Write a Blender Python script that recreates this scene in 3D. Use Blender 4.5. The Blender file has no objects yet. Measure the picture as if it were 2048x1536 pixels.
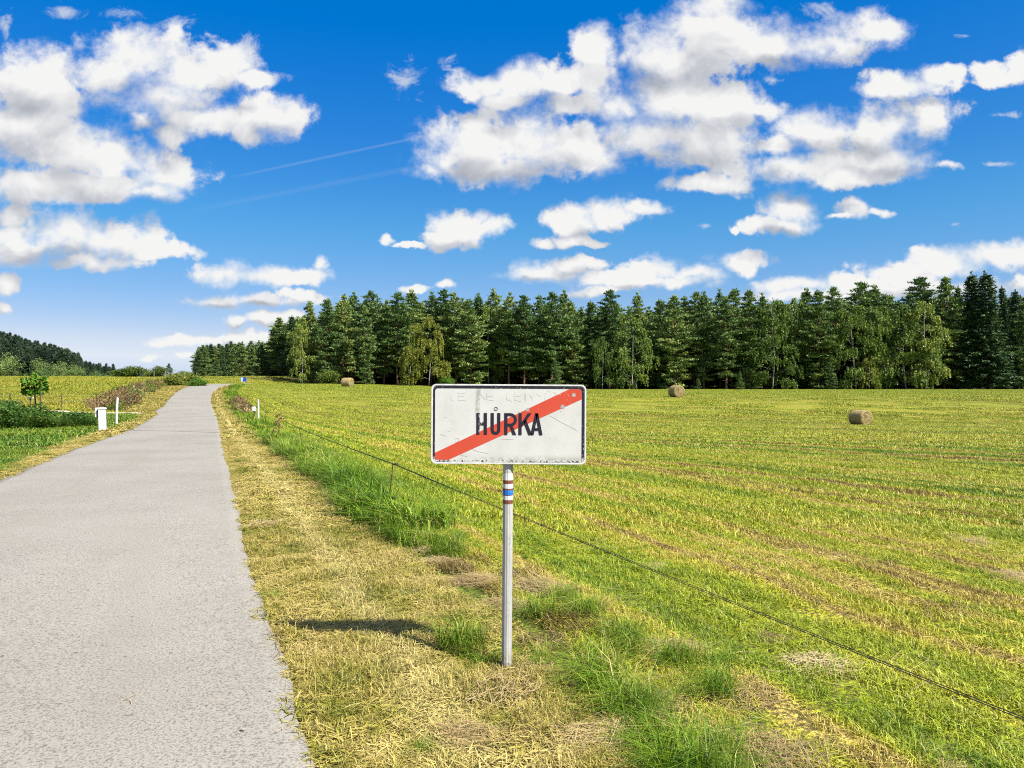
import bpy, bmesh, math, random
import numpy as np
from mathutils import Vector, Matrix
rng = np.random.default_rng(7)
random.seed(7)
sc = bpy.context.scene
COL = sc.collection
PI = math.pi
F = 1538.0
CZ = 1.8

# ------------------------------------------------------------------ helpers
def sm(t):
    t = np.clip(t, 0, 1)
    return t * t * (3 - 2 * t)

def spline(xs, ys):
    xs = np.array(xs, float); ys = np.array(ys, float)
    h = np.diff(xs); dl = np.diff(ys) / h
    m = np.zeros_like(xs); m[0] = dl[0]; m[-1] = dl[-1]
    for i in range(1, len(xs) - 1):
        if dl[i-1] * dl[i] > 0:
            w1 = 2 * h[i] + h[i-1]; w2 = h[i] + 2 * h[i-1]
            m[i] = (w1 + w2) / (w1 / dl[i-1] + w2 / dl[i])
    def f(x):
        x = np.clip(np.asarray(x, float), xs[0], xs[-1])
        k = np.clip(np.searchsorted(xs, x) - 1, 0, len(xs) - 2)
        t = (x - xs[k]) / h[k]
        return ((1 + 2*t) * (1-t)**2 * ys[k] + t * (1-t)**2 * h[k] * m[k]
                + t*t * (3 - 2*t) * ys[k+1] + t*t * (t-1) * h[k] * m[k+1])
    return f

RR = spline([-60, -20, 0, 3.6, 7.65, 14, 23, 36, 57, 74, 92, 110, 122, 138, 155, 190],
            [25, 8.6, .57, -.92, -2.6, -5.1, -8.65, -13.7, -22, -29, -35.5, -40.4, -42.2, -41.2, -36, -18])
RL = spline([-60, -20, 0, 3.6, 7.65, 14, 23, 36, 50, 57, 61, 66, 74, 92, 110, 122, 138, 155, 190],
            [20.8, 4.4, -3.7, -5.15, -6.9, -9.45, -13.1, -17.9, -23.4, -26.3, -28.3, -30.0, -33.1, -39.7, -45.0, -47.0, -46.4, -42, -24])
ZR = spline([-60, 0, 8, 14, 23, 36, 57, 74, 92, 110, 125, 150, 200, 300, 4000],
            [.1, 0, -.005, -.03, -.17, -.34, -.42, .26, 1.08, 1.68, 1.83, 1.8, 1.5, 0, 0])
ZF = spline([-60, 0, 10, 30, 40, 51, 62, 74, 100, 150, 300, 4000],
            [0, 0, -.05, -.25, -.5, -.92, -.3, .55, .7, .73, .8, .8])
ZL = spline([-60, 0, 20, 36, 50, 80, 110, 150, 190, 300, 4000],
            [.1, 0, -.1, -.15, -.1, .7, 1.9, 3.0, 3.5, 1.5, 0])

def ground(X, Y):
    X = np.asarray(X, float); Y = np.asarray(Y, float)
    dr = X - RR(Y); dl = RL(Y) - X
    wr = sm(dr / 45); wl = sm(dl / 18)
    zr = ZR(Y)
    z = zr + wr * (ZF(Y) - zr) + wl * (ZL(Y) - zr)
    z = z + 15.5 * sm((-X / np.maximum(Y, 50) - .52) / .16) * sm((Y - 330) / 120)
    z = z + .02 * np.sin(X * 1.3 + 2 * np.sin(Y * .5)) * np.sin(Y * 1.1 + X * .3) * sm(np.maximum(dr, dl) / 1.5)
    return z

def gz(x, y): return float(ground(x, y))
def PX(px, Y): return (px - 1024) / F * Y
def PZ(py, Y): return CZ - (py - 768) / F * Y

def mesh_np(name, V, quads=None, tris=None, smooth=False, rnd=None, mats=()):
    V = np.asarray(V, np.float32)
    me = bpy.data.meshes.new(name)
    nq = 0 if quads is None else len(quads); nt = 0 if tris is None else len(tris)
    me.vertices.add(len(V)); me.vertices.foreach_set('co', V.ravel())
    idx = []
    if nq: idx.append(np.asarray(quads, np.int32).ravel())
    if nt: idx.append(np.asarray(tris, np.int32).ravel())
    idx = np.concatenate(idx)
    me.loops.add(len(idx)); me.loops.foreach_set('vertex_index', idx)
    me.polygons.add(nq + nt)
    st = np.concatenate([np.arange(nq) * 4, nq * 4 + np.arange(nt) * 3]).astype(np.int32)
    me.polygons.foreach_set('loop_start', st)
    if smooth: me.polygons.foreach_set('use_smooth', np.ones(nq + nt, bool))
    if rnd is not None:
        a = me.attributes.new('rnd', 'FLOAT', 'POINT'); a.data.foreach_set('value', np.asarray(rnd, np.float32))
    for m in mats: me.materials.append(m)
    me.update(calc_edges=True); me.validate()
    return me

def link(name, me, parent=None, loc=None, rot=None):
    o = bpy.data.objects.new(name, me); COL.objects.link(o)
    if parent is not None: o.parent = parent
    if loc is not None: o.location = loc
    if rot is not None: o.rotation_euler = rot
    return o

def tag(o, label=None, cat=None, group=None, kind=None):
    if label: o['label'] = label
    if cat: o['category'] = cat
    if group: o['group'] = group
    if kind: o['kind'] = kind
    return o

def thing(name, label, cat, loc=(0, 0, 0), rz=0, group=None):
    o = bpy.data.objects.new(name, None); COL.objects.link(o)
    o.location = loc; o.rotation_euler = (0, 0, rz); o.empty_display_size = .2
    return tag(o, label, cat, group)

class MB:
    def __init__(s): s.v = []; s.f = []
    def add(s, vs, fs):
        n = len(s.v); s.v += [tuple(v) for v in vs]; s.f += [tuple(i + n for i in f) for f in fs]
    def box(s, c, d, M=None):
        x, y, z = [k / 2 for k in d]
        vs = [Vector((a*x, b*y, e*z)) for a in (-1, 1) for b in (-1, 1) for e in (-1, 1)]
        if M is not None: vs = [M @ v for v in vs]
        vs = [v + Vector(c) for v in vs]
        s.add(vs, [(0,1,3,2), (4,6,7,5), (0,4,5,1), (2,3,7,6), (0,2,6,4), (1,5,7,3)])
    def tube(s, pts, rad, n=8, cap=True):
        pts = [Vector(p) for p in pts]
        if not hasattr(rad, '__len__'): rad = [rad] * len(pts)
        rings = []
        ref = None
        for i, p in enumerate(pts):
            t = (pts[min(i+1, len(pts)-1)] - pts[max(i-1, 0)]).normalized()
            if ref is None:
                ref = Vector((1, 0, 0)) if abs(t.x) < .8 else Vector((0, 1, 0))
            a = (ref - t * ref.dot(t)).normalized(); b = t.cross(a); ref = a
            rings.append([p + (a * math.cos(2*PI*k/n) + b * math.sin(2*PI*k/n)) * rad[i] for k in range(n)])
        fs = []
        for i in range(len(pts) - 1):
            for k in range(n):
                k2 = (k + 1) % n
                fs.append((i*n + k, i*n + k2, (i+1)*n + k2, (i+1)*n + k))
        if cap:
            fs.append(tuple(reversed(range(n)))); fs.append(tuple((len(pts)-1)*n + k for k in range(n)))
        s.add([v for r in rings for v in r], fs)
    def prism(s, poly, y0, y1):           # poly of (x, z), extruded along y
        n = len(poly)
        vs = [(x, y0, z) for x, z in poly] + [(x, y1, z) for x, z in poly]
        fs = [tuple(range(n)), tuple(reversed(range(n, 2*n)))]
        fs += [(k, n + k, n + (k+1) % n, (k+1) % n) for k in range(n)]
        s.add(vs, fs)
    def mesh(s, name, mat=None, smooth=False, bevel=0):
        me = bpy.data.meshes.new(name); me.from_pydata(s.v, [], s.f)
        bm = bmesh.new(); bm.from_mesh(me)
        bmesh.ops.recalc_face_normals(bm, faces=bm.faces)
        if bevel:
            bmesh.ops.bevel(bm, geom=[e for e in bm.edges if e.calc_face_angle(0) > .6], offset=bevel, segments=2, affect='EDGES')
        bm.to_mesh(me); bm.free()
        if smooth: me.shade_smooth()
        if mat: me.materials.append(mat)
        return me
    def build(s, name, mat=None, parent=None, smooth=False, loc=None, rot=None, bevel=0):
        return link(name, s.mesh(name, mat, smooth, bevel), parent, loc, rot)

# ------------------------------------------------------------------ node helpers
ALB = .74          # one overall albedo scale, set against the exposure
class NT:
    def __init__(s, nt): s.nt = nt; s.N = nt.nodes; s.L = nt.links
    def set(s, sock, v):
        if hasattr(v, 'bl_idname') or isinstance(v, bpy.types.NodeSocket): s.L.new(v, sock)
        else:
            if isinstance(v, (tuple, list)) and len(v) == 3 and sock.type == 'RGBA': v = (*v, 1)
            sock.default_value = v
    def node(s, t, **kw):
        n = s.N.new(t)
        for k, v in kw.items(): setattr(n, k, v)
        return n
    def math(s, op, a, b=None, c=None, clamp=False):
        n = s.node('ShaderNodeMath', operation=op, use_clamp=clamp)
        s.set(n.inputs[0], a)
        if b is not None: s.set(n.inputs[1], b)
        if c is not None: s.set(n.inputs[2], c)
        return n.outputs[0]
    def vm(s, op, a, b=None, c=None):
        n = s.node('ShaderNodeVectorMath', operation=op)
        s.set(n.inputs[0], a)
        if b is not None: s.set(n.inputs[1], b)
        if c is not None: s.set(n.inputs[2], c)
        return n.outputs['Value'] if op in ('LENGTH', 'DOT_PRODUCT', 'DISTANCE') else n.outputs[0]
    def mix(s, f, a, b, mode='MIX'):
        n = s.node('ShaderNodeMix', data_type='RGBA', blend_type=mode, clamp_factor=True)
        s.set(n.inputs[0], f); s.set(n.inputs[6], a); s.set(n.inputs[7], b)
        return n.outputs[2]
    def mixf(s, f, a, b):
        n = s.node('ShaderNodeMix', data_type='FLOAT')
        s.set(n.inputs[0], f); s.set(n.inputs[2], a); s.set(n.inputs[3], b)
        return n.outputs[0]
    def noise(s, vec, scale, detail=3, rough=.5, dist=0, dims='3D', out=0):
        n = s.node('ShaderNodeTexNoise', noise_dimensions=dims)
        if dims == '1D': s.set(n.inputs['W'], vec)
        elif vec is not None: s.set(n.inputs['Vector'], vec)
        n.inputs['Scale'].default_value = scale; n.inputs['Detail'].default_value = detail
        n.inputs['Roughness'].default_value = rough; n.inputs['Distortion'].default_value = dist
        return n.outputs[out]
    def step(s, v, a, b, lo=0, hi=1):
        n = s.node('ShaderNodeMapRange', interpolation_type='SMOOTHSTEP')
        s.set(n.inputs[0], v); s.set(n.inputs[1], a); s.set(n.inputs[2], b); s.set(n.inputs[3], lo); s.set(n.inputs[4], hi)
        return n.outputs[0]
    def ramp(s, v, stops, interp='LINEAR'):
        n = s.node('ShaderNodeValToRGB'); s.set(n.inputs[0], v); cr = n.color_ramp; cr.interpolation = interp
        while len(cr.elements) < len(stops): cr.elements.new(.5)
        for e, (p, c) in zip(cr.elements, stops): e.position = p; e.color = (*c, 1)
        return n.outputs[0]
    def sep(s, v):
        n = s.node('ShaderNodeSeparateXYZ'); s.set(n.inputs[0], v); return n.outputs
    def comb(s, x, y, z=0.0):
        n = s.node('ShaderNodeCombineXYZ')
        for i, v in enumerate((x, y, z)): s.set(n.inputs[i], v)
        return n.outputs[0]
    def pos(s): return s.node('ShaderNodeNewGeometry').outputs['Position']
    def obj(s): return s.node('ShaderNodeTexCoord').outputs['Object']
    def attr(s, name, out='Fac'): return s.node('ShaderNodeAttribute', attribute_name=name).outputs[out]
    def orand(s): return s.node('ShaderNodeObjectInfo').outputs['Random']
    def bump(s, h, strength=.5, dist=.02):
        n = s.node('ShaderNodeBump'); s.set(n.inputs['Height'], h)
        n.inputs['Strength'].default_value = strength; n.inputs['Distance'].default_value = dist
        return n.outputs[0]
    def albedo(s, color):
        if isinstance(color, tuple): return tuple(c * ALB for c in color)
        return s.mix(1, color, (ALB, ALB, ALB), 'MULTIPLY')
    def bsdf(s, color, rough=.8, spec=.2, metal=0, normal=None, scaled=False):
        n = s.node('ShaderNodeBsdfPrincipled'); s.set(n.inputs['Base Color'], color if scaled else s.albedo(color))
        s.set(n.inputs['Roughness'], rough); n.inputs['Specular IOR Level'].default_value = spec
        s.set(n.inputs['Metallic'], metal)
        if normal is not None: s.set(n.inputs['Normal'], normal)
        return n.outputs[0]
    def out(s, sh):
        o = s.node('ShaderNodeOutputMaterial'); s.L.new(sh, o.inputs[0])

def material(name):
    m = bpy.data.materials.new(name); m.use_nodes = True; m.node_tree.nodes.clear()
    return m, NT(m.node_tree)

def leafy(t, color, trans=.3, rough=.55, spec=.25):
    color = t.albedo(color); d = t.bsdf(color, rough, spec, scaled=True)
    tr = t.node('ShaderNodeBsdfTranslucent'); t.set(tr.inputs[0], color)
    mx = t.node('ShaderNodeMixShader'); mx.inputs[0].default_value = trans
    t.L.new(d, mx.inputs[1]); t.L.new(tr.outputs[0], mx.inputs[2])
    return mx.outputs[0]

def group(name, fn):
    g = bpy.data.node_groups.new(name, 'ShaderNodeTree')
    g.interface.new_socket('Position', in_out='INPUT', socket_type='NodeSocketVector')
    g.interface.new_socket('Color', in_out='OUTPUT', socket_type='NodeSocketColor')
    t = NT(g)
    i = t.node('NodeGroupInput'); o = t.node('NodeGroupOutput')
    t.L.new(fn(t, i.outputs[0]), o.inputs[0])
    return g
def use(t, g, pos):
    n = t.node('ShaderNodeGroup'); n.node_tree = g; t.set(n.inputs[0], pos); return n.outputs[0]

# ------------------------------------------------------------------ ground colours (what grows there)
GREEN = (.175, .285, .010); YG = (.47, .50, .028); TAN = (.70, .53, .14); BROWN = (.27, .18, .045); LUSH = (.055, .155, .012)

def field_fn(t, p):
    x, y, z = t.sep(p)[:3]
    u = t.math('MULTIPLY_ADD', y, .4, x)
    c = t.step(u, 2, 17)
    f = t.math('ADD', u, t.math('MULTIPLY', t.math('MULTIPLY', t.math('MULTIPLY', y, y), .0133), c))
    f = t.math('MULTIPLY_ADD', t.noise(p, .35, 2), .8, f)
    s1 = t.noise(f, .55, 2.5, .6, 0, '1D')
    s2 = t.noise(f, 2.1, 2, .5, 0, '1D')
    n1 = t.noise(p, .16, 3, .6); n3 = t.noise(p, 9, 3, .6)
    n2 = t.noise(t.comb(f, t.math('MULTIPLY', t.math('SUBTRACT', y, t.math('MULTIPLY', x, .5)), .16), 0.0), 1.5, 5, .68)
    v = t.math('ADD', t.math('MULTIPLY_ADD', s1, 2.0, -.525), t.math('MULTIPLY_ADD', s2, 1.0, -.275))
    v = t.math('ADD', v, t.math('MULTIPLY', n1, .40))
    v = t.math('ADD', v, t.math('MULTIPLY_ADD', n2, .85, -.15))
    v = t.math('MULTIPLY_ADD', n3, .25, v)           # about 1.33 mean
    # the dry swath beside the camera and the green gap before it
    sw = t.math('SUBTRACT', 1, t.math('ABSOLUTE', t.math('DIVIDE', t.math('SUBTRACT', u, 5.6), 1.5)), clamp=True)
    sw2 = t.math('SUBTRACT', 1, t.math('ABSOLUTE', t.math('DIVIDE', t.math('SUBTRACT', u, 9.2), 1.3)), clamp=True)
    near = t.step(y, 30, 12)
    v = t.math('MULTIPLY_ADD', t.math('MULTIPLY', t.math('MAXIMUM', sw, sw2), near), .28, v)
    gap = t.math('SUBTRACT', 1, t.math('ABSOLUTE', t.math('DIVIDE', t.math('SUBTRACT', u, 3.6), 1.0)), clamp=True)
    v = t.math('MULTIPLY_ADD', gap, -.03, v)
    v = t.math('MULTIPLY_ADD', t.step(y, 45, 110), -.12, v)
    k = t.math('DIVIDE', t.math('SUBTRACT', v, 1.01), .66, clamp=True)
    col = t.ramp(k, [(0, GREEN), (.25, (.32, .41, .013)), (.48, YG), (.66, (.58, .53, .045)), (.84, TAN), (1, BROWN)])
    return col
FIELD = group('mown_field_colour', field_fn)

def verge_fn(t, p):
    x, y, z = t.sep(p)[:3]
    u = t.math('MULTIPLY_ADD', y, .4, x)
    w = t.math('MULTIPLY_ADD', t.noise(p, .6, 2), .7, u)
    n1 = t.noise(p, .5, 3, .6); n2 = t.noise(p, 2.2, 4, .65); n3 = t.noise(p, 11, 3, .6)
    v = t.math('ADD', t.math('MULTIPLY', n1, .7), t.math('ADD', t.math('MULTIPLY', n2, .6), t.math('MULTIPLY', n3, .3)))  # ~.8
    tr = t.math('SUBTRACT', 1, t.math('ABSOLUTE', t.math('DIVIDE', t.math('SUBTRACT', w, 1.62), .28)), clamp=True)
    k = t.math('DIVIDE', t.math('SUBTRACT', v, .58), .44, clamp=True)
    col = t.ramp(k, [(0, (.13, .155, .014)), (.22, (.29, .28, .03)), (.46, (.48, .39, .085)), (.72, (.66, .51, .17)), (.88, (.50, .37, .13)), (1, (.21, .14, .05))])
    return t.mix(t.math('MULTIPLY', tr, .75), col, (.74, .60, .23))
VERGE = group('dry_verge_colour', verge_fn)

def lawn_fn(t, p):
    n1 = t.noise(p, .3, 3, .6); n2 = t.noise(p, 1.8, 4, .6); n3 = t.noise(p, 9, 3, .6)
    v = t.math('ADD', t.math('MULTIPLY', n1, .7), t.math('ADD', t.math('MULTIPLY', n2, .5), t.math('MULTIPLY', n3, .3)))
    k = t.math('DIVIDE', t.math('SUBTRACT', v, .5), .55, clamp=True)
    return t.ramp(k, [(0, (.055, .14, .006)), (.4, (.125, .24, .011)), (.7, (.25, .32, .02)), (1, (.40, .36, .06))])
LAWN = group('green_lawn_colour', lawn_fn)

def meadow_fn(t, p):
    q = t.vm('MULTIPLY', p, (1, .45, 1))
    n1 = t.noise(q, .06, 3, .6); n2 = t.noise(q, .35, 4, .6); n3 = t.noise(p, 3, 3, .6)
    v = t.math('ADD', t.math('MULTIPLY', n1, .7), t.math('ADD', t.math('MULTIPLY', n2, .5), t.math('MULTIPLY', n3, .3)))
    k = t.math('DIVIDE', t.math('SUBTRACT', v, .5), .55, clamp=True)
    return t.ramp(k, [(0, (.17, .23, .012)), (.35, (.32, .36, .018)), (.65, (.44, .42, .03)), (.85, (.48, .37, .06)), (1, (.33, .21, .06))])
MEADOW = group('meadow_colour', meadow_fn)

# ------------------------------------------------------------------ materials
def blade_mat(name, grp, dry=.25, hue=0):
    m, t = material(name)
    p = t.pos(); c = use(t, grp, p); r = t.attr('rnd')
    c = t.mix(t.step(r, .0, .5, .95, 0), c, t.mix(1, c, (.34, .42, .22), 'MULTIPLY'))
    c = t.mix(t.step(r, 1 - dry, 1, 0, .85), c, (.53, .44, .17))
    t.out(leafy(t, c, .16, .5, .3)); return m
M_field = blade_mat('field_blades', FIELD, .13)
M_verge = blade_mat('verge_blades', VERGE, .24)
M_lawn = blade_mat('lawn_blades', LAWN, .12)
M_meadow = blade_mat('meadow_blades', MEADOW, .25)

def simple_leaf(name, stops, dry=None, trans=.3, nscale=.5, rough=.5, spec=.3):
    m, t = material(name)
    r = t.attr('rnd'); o = t.orand(); n = t.noise(t.pos(), nscale, 2)
    k = t.math('ADD', t.math('MULTIPLY', r, .45), t.math('ADD', t.math('MULTIPLY_ADD', o, .42, -.11), t.math('MULTIPLY', n, .7)))
    k = t.math('DIVIDE', t.math('SUBTRACT', k, .25), .85, clamp=True)
    c = t.ramp(k, stops)
    t.out(leafy(t, c, trans, rough, spec)); return m
M_tall = simple_leaf('tall_grass_blades', [(0, (.045, .11, .003)), (.4, (.125, .245, .006)), (.72, (.24, .36, .012)), (.9, (.46, .44, .09)), (1, (.55, .46, .18))], trans=.2, nscale=1.2)
M_hay = simple_leaf('dry_hay', [(0, (.22, .15, .06)), (.4, (.40, .29, .12)), (.75, (.55, .42, .20)), (1, (.62, .53, .30))], trans=.15, nscale=1.5)
M_pine = simple_leaf('pine_needles', [(0, (.05, .11, .032)), (.4, (.125, .215, .062)), (.75, (.225, .32, .08)), (1, (.37, .42, .10))], trans=.15, nscale=.28, rough=.5, spec=.3)
M_spruce = simple_leaf('spruce_needles', [(0, (.024, .062, .022)), (.5, (.055, .112, .036)), (.85, (.105, .165, .048)), (1, (.16, .22, .062))], trans=.1, nscale=.3, spec=.25)
M_birch = simple_leaf('birch_leaves', [(0, (.075, .14, .022)), (.4, (.16, .25, .038)), (.75, (.28, .35, .056)), (1, (.40, .43, .08))], trans=.3, nscale=.4)
M_gold = simple_leaf('yellowing_birch_leaves', [(0, (.14, .17, .022)), (.4, (.26, .285, .036)), (.75, (.37, .375, .05)), (1, (.48, .45, .08))], trans=.3, nscale=.4)
M_shrub = simple_leaf('shrub_leaves', [(0, (.05, .10, .012)), (.5, (.12, .18, .02)), (.8, (.22, .26, .035)), (1, (.30, .30, .06))], trans=.3, nscale=.6)
M_fresh = simple_leaf('bright_shrub_leaves', [(0, (.05, .14, .012)), (.5, (.11, .25, .02)), (1, (.24, .36, .05))], trans=.35, nscale=.6)
M_brownweed = simple_leaf('brown_seed_heads', [(0, (.10, .075, .03)), (.4, (.20, .12, .05)), (.75, (.30, .18, .08)), (1, (.36, .28, .11))], trans=.15, nscale=.6)
M_weed = simple_leaf('nettle_leaves', [(0, (.025, .07, .008)), (.5, (.06, .14, .014)), (.85, (.125, .22, .026)), (1, (.28, .31, .07))], trans=.3, nscale=.7)
M_linden = simple_leaf('linden_leaves', [(0, (.03, .11, .008)), (.5, (.07, .20, .012)), (1, (.20, .36, .03))], trans=.4, nscale=1.5)
M_hill = simple_leaf('hill_conifer_needles', [(0, (.024, .052, .030)), (.5, (.045, .085, .044)), (.85, (.08, .125, .055)), (1, (.115, .16, .065))], trans=.1, nscale=.15)  # distance haze put into the needle colour as a bluer tone
M_hilldec = simple_leaf('hill_broadleaf_leaves', [(0, (.075, .15, .04)), (.5, (.15, .24, .065)), (1, (.28, .36, .10))], trans=.25, nscale=.2)

def bark(name, a, b, scale=3, zs=.25, bump=.5):
    m, t = material(name)
    o = t.obj(); q = t.vm('MULTIPLY', o, (1, 1, zs))
    n = t.noise(q, scale, 5, .65)
    c = t.ramp(n, [(.3, a), (.7, b)])
    t.out(t.bsdf(c, .9, .1, normal=t.bump(n, bump, .03))); return m
M_pinebark = bark('pine_bark', (.12, .065, .04), (.33, .19, .12), 4)
M_birchbark = bark('birch_bark', (.10, .09, .08), (.55, .52, .48), 5, 2.5, .2)
M_sprucebark = bark('spruce_bark', (.08, .06, .05), (.22, .17, .14), 4)
M_wood = bark('weathered_wood', (.20, .15, .10), (.42, .34, .25), 9, .08)
M_darkwood = bark('dark_stake_wood', (.05, .04, .03), (.16, .12, .085), 9, .08)

def plain(name, col, rough=.5, spec=.4, metal=0, var=.15, scale=20):
    m, t = material(name)
    n = t.noise(t.obj(), scale, 4, .6)
    c = t.mix(t.step(n, .35, .7), tuple(k * (1 - var) for k in col), tuple(min(1, k * (1 + var * .5)) for k in col))
    t.out(t.bsdf(c, rough, spec, metal, normal=t.bump(n, .15, .003))); return m
M_white = plain('white_paint', (.78, .77, .75), .55, .4, 0, .12, 9)
M_bluesign = plain('blue_sign_paint', (.012, .065, .50), .4)
M_palesign = plain('pale_blue_sign_paint', (.35, .50, .75), .4)
M_blacksteel = plain('black_plastic', (.018, .018, .02), .45)
M_rust = plain('rusty_steel', (.10, .055, .035), .8, .2, .0, .4, 40)
M_wire = plain('dark_fence_wire', (.03, .028, .026), .6, .3)
M_tape = plain('pale_fence_tape', (.34, .36, .22), .7, .2)
M_gravel = plain('pale_gravel', (.62, .53, .38), .95, .1, 0, .3, 6)

def asphalt():
    m, t = material('worn_asphalt')
    p = t.pos(); x, y, z = t.sep(p)[:3]
    big = t.noise(p, .35, 3, .6); mid = t.noise(p, 3.0, 4, .6)
    fine = t.noise(p, 62, 4, .75); agg = t.noise(p, 220, 2, .6)
    vor = t.node('ShaderNodeTexVoronoi'); t.set(vor.inputs['Vector'], p); vor.inputs['Scale'].default_value = 80
    c = t.mix(t.step(big, .35, .65), (.298, .279, .242), (.340, .318, .280))
    c = t.mix(t.step(mid, .5, .75, 0, .16), c, (.25, .21, .16))
    c = t.mix(t.step(fine, .38, .53, .8, 0), c, (.105, .09, .07))
    c = t.mix(t.step(vor.outputs['Distance'], .0, .45, .30, 0), c, (.55, .525, .49))
    # long stains along the wheel tracks
    u = t.math('MULTIPLY_ADD', y, .405, x)
    tr = t.noise(t.comb(u, t.math('MULTIPLY', y, .06), 0.0), 1.5, 3, .5)
    c = t.mix(t.step(tr, .48, .72, 0, .22), c, (.25, .222, .18))
    # pits and chips
    pit = t.noise(p, 17, 2, .5)
    c = t.mix(t.step(pit, .68, .76, 0, .75), c, (.09, .08, .068))
    h = t.math('ADD', t.math('MULTIPLY', fine, .6), t.math('ADD', t.math('MULTIPLY', agg, .35), t.math('MULTIPLY', vor.outputs['Distance'], .5)))
    t.out(t.bsdf(c, .88, .25, normal=t.bump(h, .65, .006))); return m
M_road = asphalt(); M_pebble = plain('pale_pebble', (.42, .39, .34), .9, .1, 0, .35, 30)

def seam_mat():
    m, t = material('tar_seam')
    n = t.noise(t.pos(), 25, 3); t.out(t.bsdf(t.mix(n, (.13, .12, .11), (.26, .245, .225)), .8, .2)); return m
M_seam = seam_mat()

def terrain_mat():
    m, t = material('meadow_ground')
    p = t.pos(); z = t.attr('zone', 'Color'); s = t.node('ShaderNodeSeparateColor'); t.set(s.inputs[0], z)
    verge, lawn, mead = s.outputs
    wood = t.attr('wood')
    nz = t.math('SUBTRACT', t.noise(p, 2.2, 4, .6), .5)
    def e(ch): return t.step(t.math('MULTIPLY_ADD', nz, .5, ch), .35, .65)
    c = use(t, FIELD, p)
    c = t.mix(e(verge), c, use(t, VERGE, p))
    c = t.mix(e(lawn), c, use(t, LAWN, p))
    c = t.mix(e(mead), c, use(t, MEADOW, p))
    c = t.mix(e(wood), c, t.ramp(t.noise(p, .8, 4), [(.3, (.03, .028, .014)), (.7, (.085, .065, .035))]))
    y = t.sep(p)[1]
    # bare earth between the blades; farther off it paints in the shade among them
    soil_shade = t.math('MULTIPLY', t.step(t.noise(p, 30, 3, .7), .36, .56), t.step(y, 25, 8, .8, .9))
    c = t.mix(soil_shade, c, (.10, .085, .03))
    h = t.math('ADD', t.math('MULTIPLY', t.noise(p, 1.1, 5, .7), 1.0), t.math('MULTIPLY', t.noise(p, 14, 4, .7), .45))
    t.out(t.bsdf(c, .95, .08, normal=t.bump(h, .8, .16))); return m
M_ground = terrain_mat()

# ------------------------------------------------------------------ the ground sheet
def steps(*segs):
    out = [segs[0][0]]
    for a, b, s in segs:
        n = max(1, int(round((b - a) / s))); out += list(a + (b - a) * (np.arange(n) + 1) / n)
    return np.array(out)
gx = steps((-4000, -1000, 500), (-1000, -420, 60), (-420, -130, 6), (-130, -60, 2.5), (-60, -14, .5), (-14, 9, .25), (9, 40, 1), (40, 140, 3), (140, 400, 15), (400, 1000, 60), (1000, 4000, 500))
gy = steps((-60, 0, 2), (0, 20, .25), (20, 66, .5), (66, 170, 1.1), (170, 300, 5), (300, 600, 8), (600, 1200, 60), (1200, 5000, 400))
GX, GY = np.meshgrid(gx, gy)
dR = GX - RR(GY); dL = RL(GY) - GX
inside = np.minimum(-dR, -dL)
GZ = ground(GX, GY) - .10 * sm((inside - .02) / .5)
V = np.stack([GX, GY, GZ], -1).reshape(-1, 3)
nx, ny = len(gx), len(gy)
ii, jj = np.meshgrid(np.arange(nx - 1), np.arange(ny - 1))
b = (jj * nx + ii).ravel()
me = mesh_np('ground', V, np.stack([b, b + 1, b + nx + 1, b + nx], -1), smooth=True, mats=[M_ground])
right = dR > -.6; left = dL > -.6
verge = np.where(right & (dR < 1.75) & (GY < 125), 1., 0.)
verge = np.maximum(verge, np.where(left & (dL < .6) & (GY < 125), 1., 0.))
verge = np.maximum(verge, np.where(left & (dL < 3.4) & (GY > 59) & (GY < 112), 1., 0.))
lawn = np.where(left & (dL >= .6) & (GY < 58), 1., 0.)
lawn = np.maximum(lawn, np.where(right & (dR >= 1.5) & (dR < 2.55) & (GY < 125), 1., 0.))
mead = np.where((left & (GY >= 58) & (dL > 3)) | (GY > 300), 1., 0.)
wood = np.where(((GY > 158) & (GX > -78) & (GY < 300)) | ((GX < -.51 * GY) & (GY > 352)), 1., 0.)
ca = me.attributes.new('zone', 'FLOAT_COLOR', 'POINT')
ca.data.foreach_set('color', np.stack([verge, lawn, mead, np.ones_like(verge)], -1).astype(np.float32).ravel())
wa = me.attributes.new('wood', 'FLOAT', 'POINT'); wa.data.foreach_set('value', wood.astype(np.float32).ravel())
tag(link('ground', me), 'mown meadow, verges and forest floor rolling away to the trees', kind='structure')

# ------------------------------------------------------------------ the road, the side track
ry = steps((-40, 0, 1), (0, 30, .2), (30, 70, .5), (70, 160, 1))
nc = 26
ts = np.linspace(0, 1, nc)
rows = []
for Y in ry:
    jl = .02 * math.sin(Y * 2.1) + .012 * math.sin(Y * 5.3 + 1) + rng.normal(0, .006)
    jr = .02 * math.sin(Y * 1.1 + 2) + .012 * math.sin(Y * 4.1) + rng.normal(0, .007)
    a = float(RL(Y)) + jl; c = float(RR(Y)) + jr
    xs = a + (c - a) * ts
    z = ground(xs, np.full(nc, Y)) + .006 + .02 * (1 - (2 * ts - 1) ** 2)
    xs = np.concatenate([[a - .02], xs, [c + .02]])
    z = np.concatenate([[z[0] - .09], z, [z[-1] - .09]])
    rows.append(np.stack([xs, np.full(nc + 2, Y), z], -1))
RV = np.concatenate(rows); m_ = nc + 2
ii, jj = np.meshgrid(np.arange(m_ - 1), np.arange(len(ry) - 1)); b = (jj * m_ + ii).ravel()
tag(link('road', mesh_np('road', RV, np.stack([b, b + 1, b + m_ + 1, b + m_], -1), smooth=True, mats=[M_road])),
    'worn pale grey asphalt lane climbing over the rise', kind='structure')
mb = MB(); n = 30
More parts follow.
